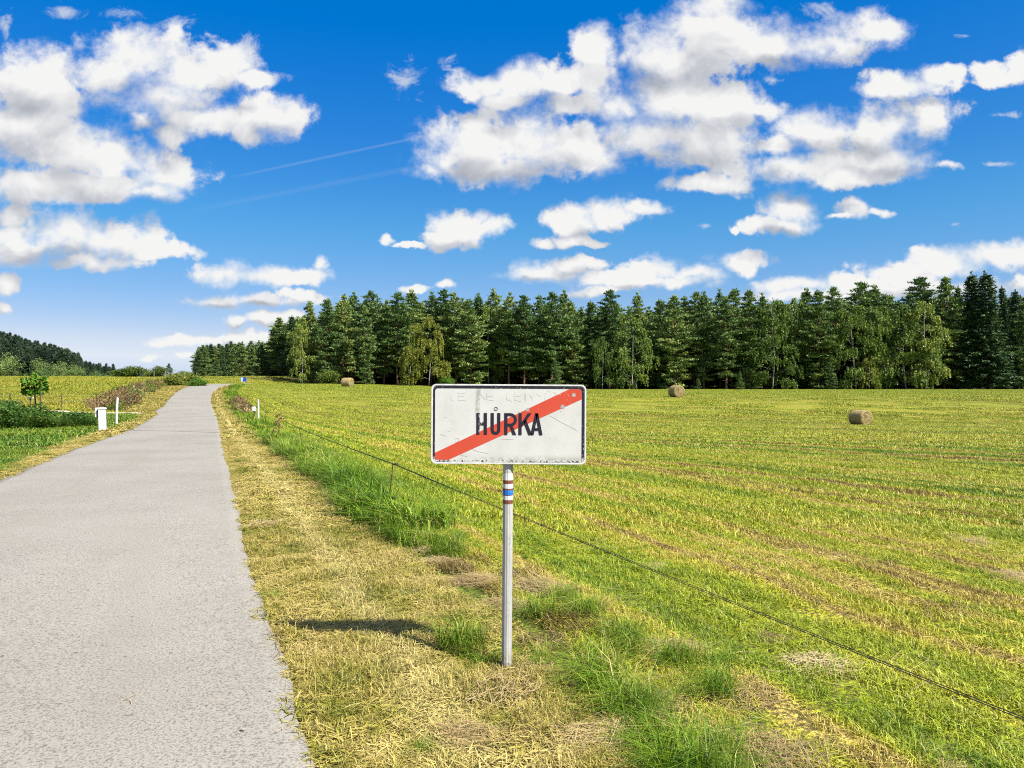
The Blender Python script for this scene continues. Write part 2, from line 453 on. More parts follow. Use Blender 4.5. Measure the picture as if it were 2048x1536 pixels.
for i in range(n):
    t0, t1 = i / n, (i + 1) / n
    q = []
    for tt, off in ((t0, 0), (t1, 0), (t1, .11), (t0, .11)):
        Y = 35.2 - 2.0 * tt + off + .03 * math.sin(tt * 40)
        X = float(RL(Y)) * (1 - tt) + float(RR(Y)) * tt
        q.append((X, Y, gz(X, Y) + .012 + .02 * (1 - (2 * tt - 1) ** 2)))
    mb.add(q, [(0, 1, 2, 3)])
tag(mb.build('road_seam', M_seam), 'dark tar seam running across the asphalt', kind='structure')
tx = np.linspace(-27.2, -95, 90)
rows = []
for i, X in enumerate(tx):
    yc = 57.4 + .9 * math.sin(i * .11) * (i > 8)
    w = 1.5 + .3 * math.sin(i * .5) + 1.4 * max(0, 1 - i / 5)
    ys = yc + w * np.linspace(-.5, .5, 6)
    rows.append(np.stack([np.full(6, X), ys, ground(np.full(6, X), ys) + .02], -1))
SV = np.concatenate(rows); ii, jj = np.meshgrid(np.arange(5), np.arange(89)); b = (jj * 6 + ii).ravel()
tag(link('side_track', mesh_np('side_track', SV, np.stack([b, b + 1, b + 7, b + 6], -1), mats=[M_gravel])),
    'pale gravel farm track leaving the road to the left', kind='structure')

# ------------------------------------------------------------------ scattered ground cover (geometry nodes over a cloud of points)
def scatter(name, label, pts, rots, scales, idx, protos):
    coll = bpy.data.collections.new(name + '_kinds')
    for k, pm in enumerate(protos):
        po = bpy.data.objects.new('%s_kind_%02d' % (name, k), pm); coll.objects.link(po)
    me = bpy.data.meshes.new(name); pts = np.asarray(pts, np.float32)
    me.vertices.add(len(pts)); me.vertices.foreach_set('co', pts.ravel())
    a = me.attributes.new('turn', 'FLOAT_VECTOR', 'POINT'); a.data.foreach_set('vector', np.asarray(rots, np.float32).ravel())
    a = me.attributes.new('size', 'FLOAT_VECTOR', 'POINT'); a.data.foreach_set('vector', np.asarray(scales, np.float32).ravel())
    a = me.attributes.new('pick', 'INT', 'POINT'); a.data.foreach_set('value', np.asarray(idx, np.int32))
    o = link(name, me)
    g = bpy.data.node_groups.new(name, 'GeometryNodeTree')
    g.interface.new_socket('Geometry', in_out='INPUT', socket_type='NodeSocketGeometry')
    g.interface.new_socket('Geometry', in_out='OUTPUT', socket_type='NodeSocketGeometry')
    N = g.nodes; L = g.links
    gi = N.new('NodeGroupInput'); go = N.new('NodeGroupOutput')
    ip = N.new('GeometryNodeInstanceOnPoints'); ci = N.new('GeometryNodeCollectionInfo')
    ci.inputs['Collection'].default_value = coll; ci.inputs['Separate Children'].default_value = True
    ci.inputs['Reset Children'].default_value = True
    def na(nm, dt):
        n = N.new('GeometryNodeInputNamedAttribute'); n.data_type = dt; n.inputs['Name'].default_value = nm
        return n.outputs['Attribute']
    L.new(gi.outputs[0], ip.inputs['Points']); L.new(ci.outputs[0], ip.inputs['Instance'])
    ip.inputs['Pick Instance'].default_value = True
    L.new(na('pick', 'INT'), ip.inputs['Instance Index'])
    L.new(na('turn', 'FLOAT_VECTOR'), ip.inputs['Rotation'])
    L.new(na('size', 'FLOAT_VECTOR'), ip.inputs['Scale'])
    L.new(ip.outputs[0], go.inputs[0])
    md = o.modifiers.new('scatter', 'NODES'); md.node_group = g
    return tag(o, label, kind='stuff')

def blades(name, n, R, h, hs, w, lean, mat, gauss=.55, curl=.5):
    """upright or leaning grass blades: two segments each"""
    r = R * np.sqrt(rng.random(n)) * (1 - gauss) + np.abs(rng.normal(0, R * .5, n)) * gauss
    a = rng.random(n) * 2 * PI
    bx, by = r * np.cos(a), r * np.sin(a)
    H = np.clip(rng.normal(h, hs, n), h * .3, h * 2.2)
    d = rng.random(n) * 2 * PI
    ln = np.abs(rng.normal(lean, lean * .5, n))
    W = w * rng.uniform(.6, 1.3, n)
    ca, sa = np.cos(d), np.sin(d); wa = d + PI / 2 + rng.normal(0, .5, n); cw, sw = np.cos(wa), np.sin(wa)
    V = np.zeros((n, 5, 3))
    mh = H * .55; ml = H * ln * .35; tl = H * ln * (1 + curl)
    th = H * np.clip(1 - .35 * ln, .25, 1)
    z0 = -.01
    V[:, 0] = np.stack([bx - cw*W/2, by - sw*W/2, np.full(n, z0)], -1)
    V[:, 1] = np.stack([bx + cw*W/2, by + sw*W/2, np.full(n, z0)], -1)
    V[:, 2] = np.stack([bx + ca*ml - cw*W*.42, by + sa*ml - sw*W*.42, mh], -1)
    V[:, 3] = np.stack([bx + ca*ml + cw*W*.42, by + sa*ml + sw*W*.42, mh], -1)
    V[:, 4] = np.stack([bx + ca*tl, by + sa*tl, th], -1)
    k = np.arange(n) * 5
    return mesh_np(name, V.reshape(-1, 3), np.stack([k, k+1, k+3, k+2], -1), np.stack([k+2, k+3, k+4], -1),
                   rnd=np.repeat(rng.random(n), 5), mats=[mat])

def litter(name, n, R, ln, w, hz, mat, order=0):
    """cut stems lying about in a low tangle, each a bent strip; order > 0 combs them one way"""
    r = R * np.sqrt(rng.random(n)); a = rng.random(n) * 2 * PI
    cx, cy = r * np.cos(a), r * np.sin(a)
    d = rng.random(n) * 2 * PI if order == 0 else rng.normal(0, order, n)
    L = ln * rng.uniform(.4, 1.3, n); W = w * rng.uniform(.6, 1.3, n)
    dome = hz * np.clip(1 - (r / R) ** 2, 0, 1)
    zc = dome * rng.random(n) ** .6 + .004
    tilt = rng.normal(0, .28, n)
    bend = rng.normal(0, .16, n)
    V = np.zeros((n, 6, 3))
    for s, (k, f) in enumerate(((-.5, 0), (0, 1), (.5, 0))):
        dx = np.cos(d + bend * k); dy = np.sin(d + bend * k)
        px = cx + dx * L * k; py = cy + dy * L * k
        pz = np.maximum(zc + L * k * tilt + f * L * .06, .002)
        V[:, 2*s] = np.stack([px - np.sin(d)*W/2, py + np.cos(d)*W/2, pz], -1)
        V[:, 2*s+1] = np.stack([px + np.sin(d)*W/2, py - np.cos(d)*W/2, pz + W * .3], -1)
    k = np.arange(n) * 6
    q = np.concatenate([np.stack([k, k+1, k+3, k+2], -1), np.stack([k+2, k+3, k+5, k+4], -1)])
    return mesh_np(name, V.reshape(-1, 3), q, rnd=np.repeat(rng.random(n), 6), mats=[mat])

def jitter_pts(x0, x1, y0, y1, dens, keep):
    n = int((x1 - x0) * (y1 - y0) * dens)
    X = rng.uniform(x0, x1, n); Y = rng.uniform(y0, y1, n)
    k = keep(X, Y); return X[k], Y[k]

def scat_rows(name, label, bands, protos_all):
    P, Rr, S, I = [], [], [], []
    for X, Y, ids, s0, s1, zoff in bands:
        n = len(X)
        P.append(np.stack([X, Y, ground(X, Y) + zoff], -1))
        Rr.append(np.stack([np.zeros(n), np.zeros(n), rng.random(n) * 2 * PI], -1))
        s = rng.uniform(s0, s1, n); S.append(np.stack([s, s, s * rng.uniform(.8, 1.2, n)], -1))
        I.append(rng.choice(ids, n))
    return scatter(name, label, np.concatenate(P), np.concatenate(Rr), np.concatenate(S), np.concatenate(I), protos_all)

def infr(X, Y, m=.14):    # what the picture could see, with a margin for a step to the side
    return np.abs(X) < (.666 + m) * Y + 1.2
# mown field
fp = []
for k in range(3): fp.append(blades('g', 300, .20, .042, .016, .0045, .6, M_field))
for k in range(2): fp.append(litter('g', 150, .22, .06, .0035, .025, M_field))
for k in range(2): fp.append(blades('g', 420, .42, .050, .018, .008, .65, M_field))
for k in range(2): fp.append(blades('g', 480, .95, .055, .02, .017, .8, M_field))
for k in range(2): fp.append(blades('g', 460, 1.9, .05, .02, .035, .9, M_field))
fz = lambda X, Y: (X - RR(Y) > 2.1) & infr(X, Y)
bands = []
def strip_noise(X, Y): return .5 + .5 * np.sin(1.3 * (X + .4 * Y) + np.sin(.7 * X + .3 * Y))
x, y = jitter_pts(-5, 11, 1.6, 9.5, 26, fz); bands.append((x, y, [0, 1, 2], .7, 1.3, 0))
x, y = jitter_pts(-5, 11, 1.6, 9.5, 13, fz); bands.append((x, y, [3, 4], .7, 1.3, .01))
x, y = jitter_pts(-9, 20, 9, 23, 8.5, fz); bands.append((x, y, [5, 6], .7, 1.3, 0))
x, y = jitter_pts(-25, 50, 22, 60, 1.9, fz); bands.append((x, y, [7, 8], .7, 1.3, 0))
x, y = jitter_pts(-50, 130, 58, 152, .38, fz); bands.append((x, y, [9, 10], .7, 1.3, 0))
scat_rows('field_grass', 'short mown yellow green grass covering the hay field', bands, fp)
# dry verge between asphalt and the tall strip, and the dry edges of the left side
vp = []
for k in range(2): vp.append(blades('g', 300, .20, .042, .02, .0042, .8, M_verge))
for k in range(3): vp.append(litter('g', 340, .26, .075, .0038, .03, M_verge))
for k in range(2): vp.append(litter('g', 340, .36, .11, .008, .04, M_verge))
for k in range(2): vp.append(litter('g', 220, .5, .24, .026, .07, M_verge))
ed = lambda Y: .21 + np.clip(Y - 9, 0, 1) * .13 + np.clip(Y - 28, 0, 2) * .08
vp.append(litter('g', 110, .10, .06, .0035, .02, M_verge)); vp.append(blades('g', 90, .08, .035, .015, .004, .8, M_verge))
vz = lambda X, Y: (((X - RR(Y) > ed(Y)) & (X - RR(Y) < 1.7)) | ((RL(Y) - X > ed(Y) - .12) & (RL(Y) - X < np.where(Y < 23, .5, .8)))) & infr(X, Y)
bz = lambda X, Y: (RL(Y) - X > .45) & (RL(Y) - X < 3.4)
bands = []
x, y = jitter_pts(-8, 3, 1.5, 10, 17, vz); bands.append((x, y, [0, 1], .7, 1.3, 0))
x, y = jitter_pts(-8, 3, 1.5, 10, 19, vz); bands.append((x, y, [2, 3, 4], .6, 1.3, 0))
ez = lambda X, Y: (X - RR(Y) > .05) & (X - RR(Y) < .36)
x, y = jitter_pts(-6, 2, 1.8, 12, 130, ez); bands.append((x, y, [9, 10], .6, 1.3, 0))
x, y = jitter_pts(-19, 0, 9.5, 30, 15, vz); bands.append((x, y, [5, 6], .6, 1.2, 0))
x, y = jitter_pts(-42, -9, 29, 112, 6, vz); bands.append((x, y, [7, 8], .6, 1.1, 0))
x, y = jitter_pts(-50, -26, 60, 112, 3.5, bz); bands.append((x, y, [7, 8], .6, 1.2, 0))
scat_rows('verge_grass', 'dry straw coloured cut grass lying along the road edge', bands, vp)
# green lawn left of the road
lp = []
for k in range(2): lp.append(blades('g', 320, .45, .07, .025, .011, .6, M_lawn))
for k in range(2): lp.append(blades('g', 320, 1.0, .09, .03, .026, .7, M_lawn))
lz = lambda X, Y: (RL(Y) - X > np.where(Y < 23, .6, 1.15)) & infr(X, Y)
bands = []
x, y = jitter_pts(-21, -7, 8, 24, 5, lz); bands.append((x, y, [0, 1], .7, 1.3, 0))
x, y = jitter_pts(-48, -12, 23, 56, 1.5, lz); bands.append((x, y, [2, 3], .7, 1.3, 0))
scat_rows('lawn_grass', 'short lush green grass left of the asphalt lane', bands, lp)
# rough meadow on the slope
mp = []
for k in range(3): mp.append(blades('g', 420, 1.2, .13, .06, .026, .85, M_meadow))
for k in range(2): mp.append(blades('g', 420, 2.2, .15, .07, .045, .9, M_meadow))
mz = lambda X, Y: (RL(Y) - X > 3) & (np.abs(Y - 57.4) > 1.6) & infr(X, Y, .1)
bands = []
x, y = jitter_pts(-75, -28, 58, 90, .7, mz); bands.append((x, y, [0, 1, 2], .6, 1.3, 0))
x, y = jitter_pts(-160, -42, 88, 195, .17, mz); bands.append((x, y, [3, 4], .6, 1.3, 0))
scat_rows('meadow_grass', 'rough yellow green meadow grass on the slope behind the track', bands, mp)
# tall green strip under the wire
tp = []
for k in range(4): tp.append(blades('g', 100, .16, .20, .075, .006, .85, M_tall, curl=.8))
for k in range(2): tp.append(blades('g', 160, .3, .27, .08, .012, .7, M_tall, curl=.7))
for k in range(2): tp.append(blades('g', 160, .6, .30, .10, .03, .7, M_tall))
def strip(X, Y): return X - RR(Y)
patch = lambda X, Y: np.sin(2.3 * X + 1.1 * Y) + np.sin(1.9 * Y - .7 * X + 2) + .9 * np.sin(4.1 * Y + 3.3 * X)
s1 = lambda X, Y: (np.abs(strip(X, Y) - 2.0 + .10 * np.sin(Y * 2.2)) < np.clip((Y - 7.6) * .3, 0, .20))
bands = []
x, y = jitter_pts(-4, 2.6, 2.0, 10.5, 42, s1); bands.append((x, y, [0, 1, 2, 3], .6, 1.2, 0))
s2 = lambda X, Y: np.abs(strip(X, Y) - 2.0 + .13 * np.sin(Y * 1.3)) < .22
x, y = jitter_pts(-10, -.5, 9, 28, 26, s2); bands.append((x, y, [4, 5], .7, 1.4, 0))
x, y = jitter_pts(-40, -7, 27, 108, 5, s2); bands.append((x, y, [6, 7], .6, 1.2, 0))
s3 = lambda X, Y: (strip(X, Y) > 2.6) & (strip(X, Y) < 9) & infr(X, Y)        # green tufts left standing in the field
x, y = jitter_pts(-3, 8, 2.2, 9.5, .9, s3); bands.append((x, y, [0, 1, 2, 3], .2, .4, 0))
# tufts about the foot of the sign post and along the verge
cl = []
for px, py in ((930, 1290), (1180, 1335), (1215, 1300), (1255, 1290), (1330, 1330), (1310, 1410), (1425, 1350), (1450, 1400), (1250, 1440), (1330, 1480), (1400, 1520), (1290, 1500), (1210, 1385), (1140, 1205), (1175, 1225), (880, 1055), (915, 1075), (1330, 1535), (1090, 1230), (1420, 1545)):
    Y = F * CZ / (py - 768.); X = PX(px, Y)
    for q in range(4): cl.append((X + rng.normal(0, .07), Y + rng.normal(0, .10)))
cl = np.array(cl); bands.append((cl[:, 0], cl[:, 1], [0, 1, 2, 3], .35, .95, 0))
ft = np.array([(.14, 4.98), (-.22, 5.0), (-.30, 5.12), (.3, 4.62), (.42, 4.8), (-.12, 4.97), (.2, 5.1)])
bands.append((ft[:, 0], ft[:, 1], [0, 1, 2, 3], .3, .6, 0))
s4 = lambda X, Y: (strip(X, Y) > .1) & (strip(X, Y) < 1.6)
x, y = jitter_pts(-4, 2, 2.5, 9, .9, s4); bands.append((x, y, [0, 1, 2, 3], .18, .35, 0))
scat_rows('tall_grass', 'strip of tall uncut green grass below the electric fence', bands, tp)
# grit and straw blown onto the asphalt, gravel at its left edge
def stone(r):
    bm = bmesh.new(); bmesh.ops.create_icosphere(bm, subdivisions=1, radius=r)
    for v in bm.verts: v.co *= 1 + rng.normal(0, .18)
    for v in bm.verts: v.co.z *= .6
    me = bpy.data.meshes.new('pebble'); bm.to_mesh(me); bm.free(); me.materials.append(M_pebble); return me
gp_ = [stone(.008), stone(.011), stone(.015), litter('g', 5, .05, .05, .003, .004, M_hay), litter('g', 9, .12, .08, .003, .006, M_hay)]
def on_road(X, Y): return (X < RR(Y) - .02) & (X > RL(Y) + .02)
bands = []
x, y = jitter_pts(-9.5, 1, 2.5, 14, 5, lambda X, Y: on_road(X, Y) & (rng.random(len(X)) < np.where(RR(Y) - X < .35, 1, .12))); bands.append((x, y, [0, 1, 3, 3, 4], .5, 1.2, .022))
x, y = jitter_pts(-13, -7, 9, 17, 60, lambda X, Y: np.abs(RL(Y) - X + .05 + .1 * np.sin(Y * 3)) < .22); bands.append((x, y, [0, 1, 2], .6, 1.5, .012))
scat_rows('road_grit', 'loose pebbles and straw scattered on the asphalt and its gravelly left edge', bands, gp_)
# matted heaps of cut hay
hp = [litter('g', 420, .32, .34, .0042, .10, M_hay, .5) for k in range(3)] + [litter('g', 300, .30, .26, .0042, .05, M_hay, .8) for k in range(2)] + [litter('g', 60, .5, .3, .0035, .03, M_hay) for k in range(2)]
def gp(px, py):
    Y = F * CZ / (py - 768.)
    for _ in range(6): Y = F * (CZ - gz(PX(px, Y), Y)) / (py - 768.)
    return PX(px, Y), Y
heaps = [(1275, 1345, 6, .8), (1320, 1405, 4, .5), (1400, 1440, 6, .8), (1260, 1480, 6, .8), (1330, 1440, 5, .7), (915, 1140, 0, .8), (1085, 1185, 0, 1.0), (1040, 1155, 1, .8), (1160, 1255, 1, 1.0), (1090, 1285, 3, .8), (1345, 1300, 3, .8), (1310, 1410, 3, .7),
         (1520, 1505, 3, .7), (1490, 1395, 4, .8), (1185, 1480, 4, .8), (1230, 1470, 4, .6), (1590, 1520, 3, .8), (950, 1165, 2, .7), (1000, 1180, 1, .6), (880, 1125, 3, .7),
         (960, 1120, 4, .8), (1010, 1210, 3, .7), (930, 1480, 3, .8), (870, 1100, 4, .7)]
P, Rr, S, I = [], [], [], []
for px, py, k, s in heaps:
    X, Y = gp(px, py); P.append((X, Y, gz(X, Y))); Rr.append((0, 0, rng.uniform(-1, 1) + (0 if rng.random() < .6 else PI))); S.append((s, s * .75, s)); I.append(k)
x, y = jitter_pts(-4, 8, 1.6, 10, 1.3, lambda X, Y: (strip(X, Y) > .15) & infr(X, Y))
for X, Y in zip(x, y):
    s = rng.uniform(.4, .9); P.append((X, Y, gz(X, Y))); Rr.append((0, 0, rng.random() * 6.28)); S.append((s, s, s)); I.append(int(rng.choice([3, 4, 5, 6, 5, 6])))
scatter('cut_hay', 'matted brown heaps of cut hay left lying on the grass', P, Rr, S, I, hp)
# dense weeds on the far left
def leafclump(name, n, R, H, lw, mat, stem=True):
    r = R * np.sqrt(rng.random(n)); a = rng.random(n) * 2 * PI
    z = H * rng.random(n) ** .75 * (1 - .25 * r / R)
    c = np.stack([r * np.cos(a), r * np.sin(a), z], -1)
    return cards(name, c, lw, lw * .5, mat, up=.25)
def cards(name, C, L, W, mat, up=.3, outward=None, droop=None, rnd=None, lv=.35, flat=None):
    """leaf or needle-bunch cards: small rhombs with a fold, one per point"""
    n = len(C)
    d = rng.normal(0, 1, (n, 3))
    if outward is not None: d = d * .55 + outward
    d[:, 2] += up
    if droop is not None: d = d * .35; d[:, 2] -= droop
    d /= np.linalg.norm(d, axis=1)[:, None]
    s = np.cross(d, rng.normal(0, 1, (n, 3)) if flat is None else np.array([0, 0, 1.]) + rng.normal(0, flat, (n, 3))); s /= np.linalg.norm(s, axis=1)[:, None] + 1e-9
    l = L * rng.uniform(1 - lv, 1 + lv, n)[:, None]; w = W * rng.uniform(1 - lv, 1 + lv, n)[:, None]
    nn = np.cross(d, s)
    V = np.zeros((n, 4, 3))
    V[:, 0] = C - d * l * .5; V[:, 1] = C + s * w * .5 - d * l * .05 + nn * w * .15
    V[:, 2] = C + d * l * .5; V[:, 3] = C - s * w * .5 - d * l * .05 + nn * w * .15
    k = np.arange(n) * 4
    q = np.concatenate([np.stack([k, k+1, k+2], -1), np.stack([k, k+2, k+3], -1)])
    return mesh_np(name, V.reshape(-1, 3), None, q, rnd=np.repeat(rng.random(n) if rnd is None else rnd, 4), mats=[mat])
wp = [leafclump('g', 260, .5, 1.4, .15, M_weed) for k in range(3)] + [blades('g', 150, .5, .85, .2, .02, .6, M_weed) for k in range(2)]
def hedge(X, Y):
    a = np.interp(X, [-60, -26, -22.5, -20.6], [33, 32.0, 34.5, 38.6])
    return (Y > a) & (Y < a + 4.5) & (X < (183 - 1024) / F * Y) & (X > -40)
x, y = jitter_pts(-40, -20, 30, 46, 4.2, hedge)
tall = np.clip((-x - 20.5) / 3.0, .6, 1.0)
P = np.stack([x, y, ground(x, y)], -1); n = len(x)
Z = tall * rng.uniform(.75, 1.1, n)
scatter('roadside_weeds', 'dense dark green bank of nettles and tall weeds at the left edge', P, np.stack([np.zeros(n), np.zeros(n), rng.random(n) * 6.28], -1),
        np.stack([np.ones(n), np.ones(n), Z], -1), np.where(x > -22.8, rng.choice([0, 3, 4], n), rng.choice([0, 1, 2, 2, 3], n)), wp)
# brown dock and dry weeds along the left bank and by the right verge
dp = [cards('g', np.stack([rng.normal(0, .35, 200), rng.normal(0, .35, 200), rng.random(200) * hh], -1), .2, .07, mm, up=1.2) for mm, hh in ((M_brownweed, 1.1), (M_shrub, .9), (M_hay, .8), (M_brownweed, .8), (M_shrub, 1.0))]
x, y = jitter_pts(-50, -27, 60, 100, 1.9, lambda X, Y: (RL(Y) - X > 3.0 + .6 * np.sin(Y)) & (RL(Y) - X < 5.4 + .5 * np.sin(Y * .7)) )
x2, y2 = jitter_pts(-33, -17, 44, 76, 1.2, lambda X, Y: (np.abs(strip(X, Y) - 2.3) < .45))
x = np.concatenate([x, x2]); y = np.concatenate([y, y2]); n = len(x); s = rng.uniform(.5, 1.1, n); s[-len(x2):] *= .75
scatter('dry_weeds', 'brown dry dock and seed heads along both road banks', np.stack([x, y, ground(x, y)], -1), np.stack([np.zeros(n), np.zeros(n), rng.random(n) * 6.28], -1), np.stack([s, s, s], -1), rng.integers(0, 5, n), dp)

# ------------------------------------------------------------------ the town-end sign
U = .000618 * 4.86 / 4.9                                   # metres per unit of the sign drawing
def SX(zx): return (zx - 1012) * U
def SZ(zy): return (552 - zy) * U
def rrect(x0, x1, z0, z1, r, n=8):
    pts = []
    for cx, cz, a0 in ((x1 - r, z1 - r, 0), (x0 + r, z1 - r, 90), (x0 + r, z0 + r, 180), (x1 - r, z0 + r, 270)):
        for k in range(n + 1):
            a = math.radians(a0 + 90 * k / n); pts.append((cx + r * math.cos(a), cz + r * math.sin(a)))
    return pts
def ring_prism(mb, po, pi, y0, y1):
    n = len(po)
    vs = [(x, y, z) for y in (y0, y1) for pl in (po, pi) for x, z in pl]
    fs = []
    for k in range(n):
        j = (k + 1) % n
        fs += [(k, j, n + j, n + k), (2*n + k, 3*n + k, 3*n + j, 2*n + j), (k, 2*n + k, 2*n + j, j), (n + k, n + j, 3*n + j, 3*n + k)]
    mb.add(vs, fs)

def sign_face_mat():
    m, t = material('worn_white_reflective_sheet')
    o = t.obj(); x, y, z = t.sep(o)[:3]
    n1 = t.noise(o, 30, 5, .7); n2 = t.noise(o, 130, 3, .6); n3 = t.noise(o, 7, 4, .6)
    c = t.mix(t.step(n3, .35, .7), (.66, .65, .625), (.60, .59, .56))
    # run of dirt down from the top edge
    sx = t.math('ABSOLUTE', t.math('ADD', t.math('ADD', x, .1925), t.math('MULTIPLY', t.math('SUBTRACT', z, .2), -.05)))
    st = t.math('MULTIPLY', t.step(sx, .020, .006), t.step(z, -.09, .12))
    st = t.math('MULTIPLY', st, t.step(t.math('MULTIPLY_ADD', z, .35, n1), .44, .56))
    c = t.mix(t.math('MULTIPLY', st, .85), c, (.36, .35, .31))
    # grime along the lower edge, heavier towards the right
    g = t.math('MULTIPLY', t.step(z, -.188, -.228), t.step(t.math('MULTIPLY_ADD', x, .28, n1), .38, .58))
    c = t.mix(t.math('MULTIPLY', g, .6), c, (.33, .315, .265))
    # small chips and pricks
    c = t.mix(t.step(t.noise(o, 55, 2, .5), .735, .775, 0, .8), c, (.12, .11, .10))
    c = t.mix(t.step(n2, .68, .8, 0, .35), c, (.42, .40, .36))
    t.out(t.bsdf(c, .42, .35, normal=t.bump(n3, .05, .002))); return m
def paint_mat(name, col, chip, th, scale=45, under=(.66, .65, .62), edge=None):
    m, t = material(name)
    o = t.obj(); x, y, z = t.sep(o)[:3]
    n = t.noise(o, scale, 5, .7); big = t.noise(o, 9, 3, .5)
    k = t.step(t.math('MULTIPLY_ADD', big, .35, n), th, th + .06)
    c = t.mix(t.noise(o, 6, 3), tuple(a * .88 for a in col), tuple(min(1, a * 1.1) for a in col))
    if edge: k = edge(t, k, x, z, n)
    c = t.mix(t.math('MULTIPLY', k, chip), c, under)
    t.out(t.bsdf(c, .45, .35)); return m
M_face = sign_face_mat()
M_red = paint_mat('faded_red_stripe', (.62, .075, .038), .8, .83)
def letter_edge(t, k, x, z, n):     # the sheet has flaked off beside the dirt run, over the first letter
    s = t.math('MULTIPLY', t.step(t.math('ABSOLUTE', t.math('ADD', x, .178)), .014, .005), t.step(n, .50, .56))
    return t.math('MAXIMUM', k, s)
M_black = paint_mat('black_lettering', (.018, .015, .028), .85, .87, 60, edge=letter_edge)
def border_edge(t, k, x, z, n):
    lo = t.math('MULTIPLY', t.step(z, -.20, -.225), t.step(n, .42, .50))
    return t.math('MAXIMUM', k, lo)
M_border = paint_mat('black_border', (.018, .016, .030), .9, .78, 70, edge=border_edge)
M_rim = plain('white_rim', (.74, .73, .70), .5, .35, 0, .15, 25)
M_ringl = plain('thin_black_ring', (.03, .03, .035), .5)
M_scratch = plain('scratch_line', (.44, .43, .41), .7, .2)
M_dot = plain('grey_rivet', (.50, .50, .47), .5, .4, .3)

def pole_mat():
    m, t = material('weathered_grey_post')
    o = t.obj(); q = t.vm('MULTIPLY', o, (1, 1, .06))
    n = t.noise(q, 60, 4, .6); n2 = t.noise(o, 25, 4, .6); x, y, z = t.sep(o)[:3]
    c = t.mix(t.step(n, .25, .75), (.42, .415, .40), (.56, .55, .53))
    c = t.mix(t.step(n2, .55, .75, 0, .5), c, (.24, .225, .19))
    c = t.mix(t.math('MULTIPLY', t.step(z, .16, .0), t.step(n2, .35, .6)), c, (.25, .21, .13))
    t.out(t.bsdf(c, .6, .35, .15, normal=t.bump(n, .3, .003))); return m
M_pole = pole_mat()

SY = 4.86
sx, sz = PX(1013, SY), -.02
sign = thing('town_end_sign', 'white rectangular town end sign HŮRKA crossed by a red stripe, on a grey post', 'road sign', (sx, SY, gz(sx, SY)))
base = gz(sx, SY)
PC = Vector((PX(1017, SY) - sx, 0, PZ(848.5, SY) - base))        # panel centre
prot = (0, math.radians(.35), 0)
W0, W1, H0, H1 = SX(213), SX(1812), SZ(965), SZ(140)
mb = MB()
mb.prism(rrect(W0 + .004, W1 - .004, H0 + .004, H1 - .004, .030), .0, .003)
panel = mb.build('sign_panel', M_face, sign, loc=PC, rot=prot)
mb = MB()
ring_prism(mb, rrect(W0, W1, H0, H1, .034), rrect(W0 + .011, W1 - .011, H0 + .011, H1 - .011, .025), -.0035, .020)
rim = mb.build('rim', M_rim, panel, bevel=.002)
mb = MB()
ring_prism(mb, rrect(SX(232), SX(1790), SZ(943), SZ(158), .030), rrect(SX(254), SX(1767), SZ(924), SZ(184), .019), -.0012, -.0002)
mb.build('border_line', M_border, panel)
mb = MB()
mb.prism([(SX(a), SZ(b_)) for a, b_ in ((255, 850), (1636, 187), (1764, 187), (1764, 291), (395, 922), (255, 922))], -.0008, -.0002)
mb.build('red_stripe', M_red, panel)
# the letters, drawn as strokes
def stroke(mb, p, q, w, y0=-.0020, y1=-.0003):
    (x0, z0), (x1, z1) = p, q
    dx, dz = x1 - x0, z1 - z0; l = math.hypot(dx, dz); ox, oz = -dz / l * w / 2, dx / l * w / 2
    mb.prism([(SX(x0 + ox), SZ(z0 + oz)), (SX(x0 - ox), SZ(z0 - oz)), (SX(x1 - ox), SZ(z1 - oz)), (SX(x1 + ox), SZ(z1 + oz))], y0, y1)
def poly(mb, pts, y0=-.0020, y1=-.0003): mb.prism([(SX(a), SZ(b_)) for a, b_ in pts], y0, y1)
def band(mb, cx, cy, ro, ri, a0, a1, n=14, sy=1.0):
    for k in range(n):
        t0, t1 = [math.radians(a0 + (a1 - a0) * j / n) for j in (k, k + 1)]
        poly(mb, [(cx + ro * math.cos(t0), cy + sy * ro * math.sin(t0)), (cx + ro * math.cos(t1), cy + sy * ro * math.sin(t1)),
                  (cx + ri * math.cos(t1), cy + sy * ri * math.sin(t1)), (cx + ri * math.cos(t0), cy + sy * ri * math.sin(t0))])
T, B, SW = 437, 662, 33
def letter(fn):
    mb = MB(); fn(mb); mb.build('letter', M_black, panel)
def lH(mb):
    poly(mb, [(682, T), (682+SW, T), (682+SW, B), (682, B)]); poly(mb, [(757, T), (790, T), (790, B), (757, B)])
    poly(mb, [(682+SW, 533), (757, 533), (757, 564), (682+SW, 564)])
def lU(mb):
    poly(mb, [(828, T), (861, T), (861, 612), (828, 612)]); poly(mb, [(895, T), (928, T), (928, 612), (895, 612)])
    band(mb, 878, 612, 50, 17, 0, 180)
def lR(mb):
    poly(mb, [(968, T), (1001, T), (1001, B), (968, B)])
    poly(mb, [(1001, T), (1030, T), (1030, T + 30), (1001, T + 30)]); poly(mb, [(1001, 545), (1030, 545), (1030, 575), (1001, 575)])
    band(mb, 1030, 506, 69, 39, -90, 90, 16, 1.0)
    poly(mb, [(1022, 575), (1057, 572), (1092, B), (1055, B)])
def lK(mb):
    poly(mb, [(1115, T), (1148, T), (1148, B), (1115, B)])
    poly(mb, [(1210, T), (1250, T), (1148, 585), (1148, 530)]); poly(mb, [(1166, 528), (1192, 500), (1257, B), (1218, B)])
def lA(mb):
    poly(mb, [(1286, T), (1318, T), (1272, B), (1238, B)]); poly(mb, [(1286, T), (1318, T), (1364, B), (1329, B)])
    poly(mb, [(1266, 590), (1338, 590), (1344, 618), (1260, 618)], -.0019)
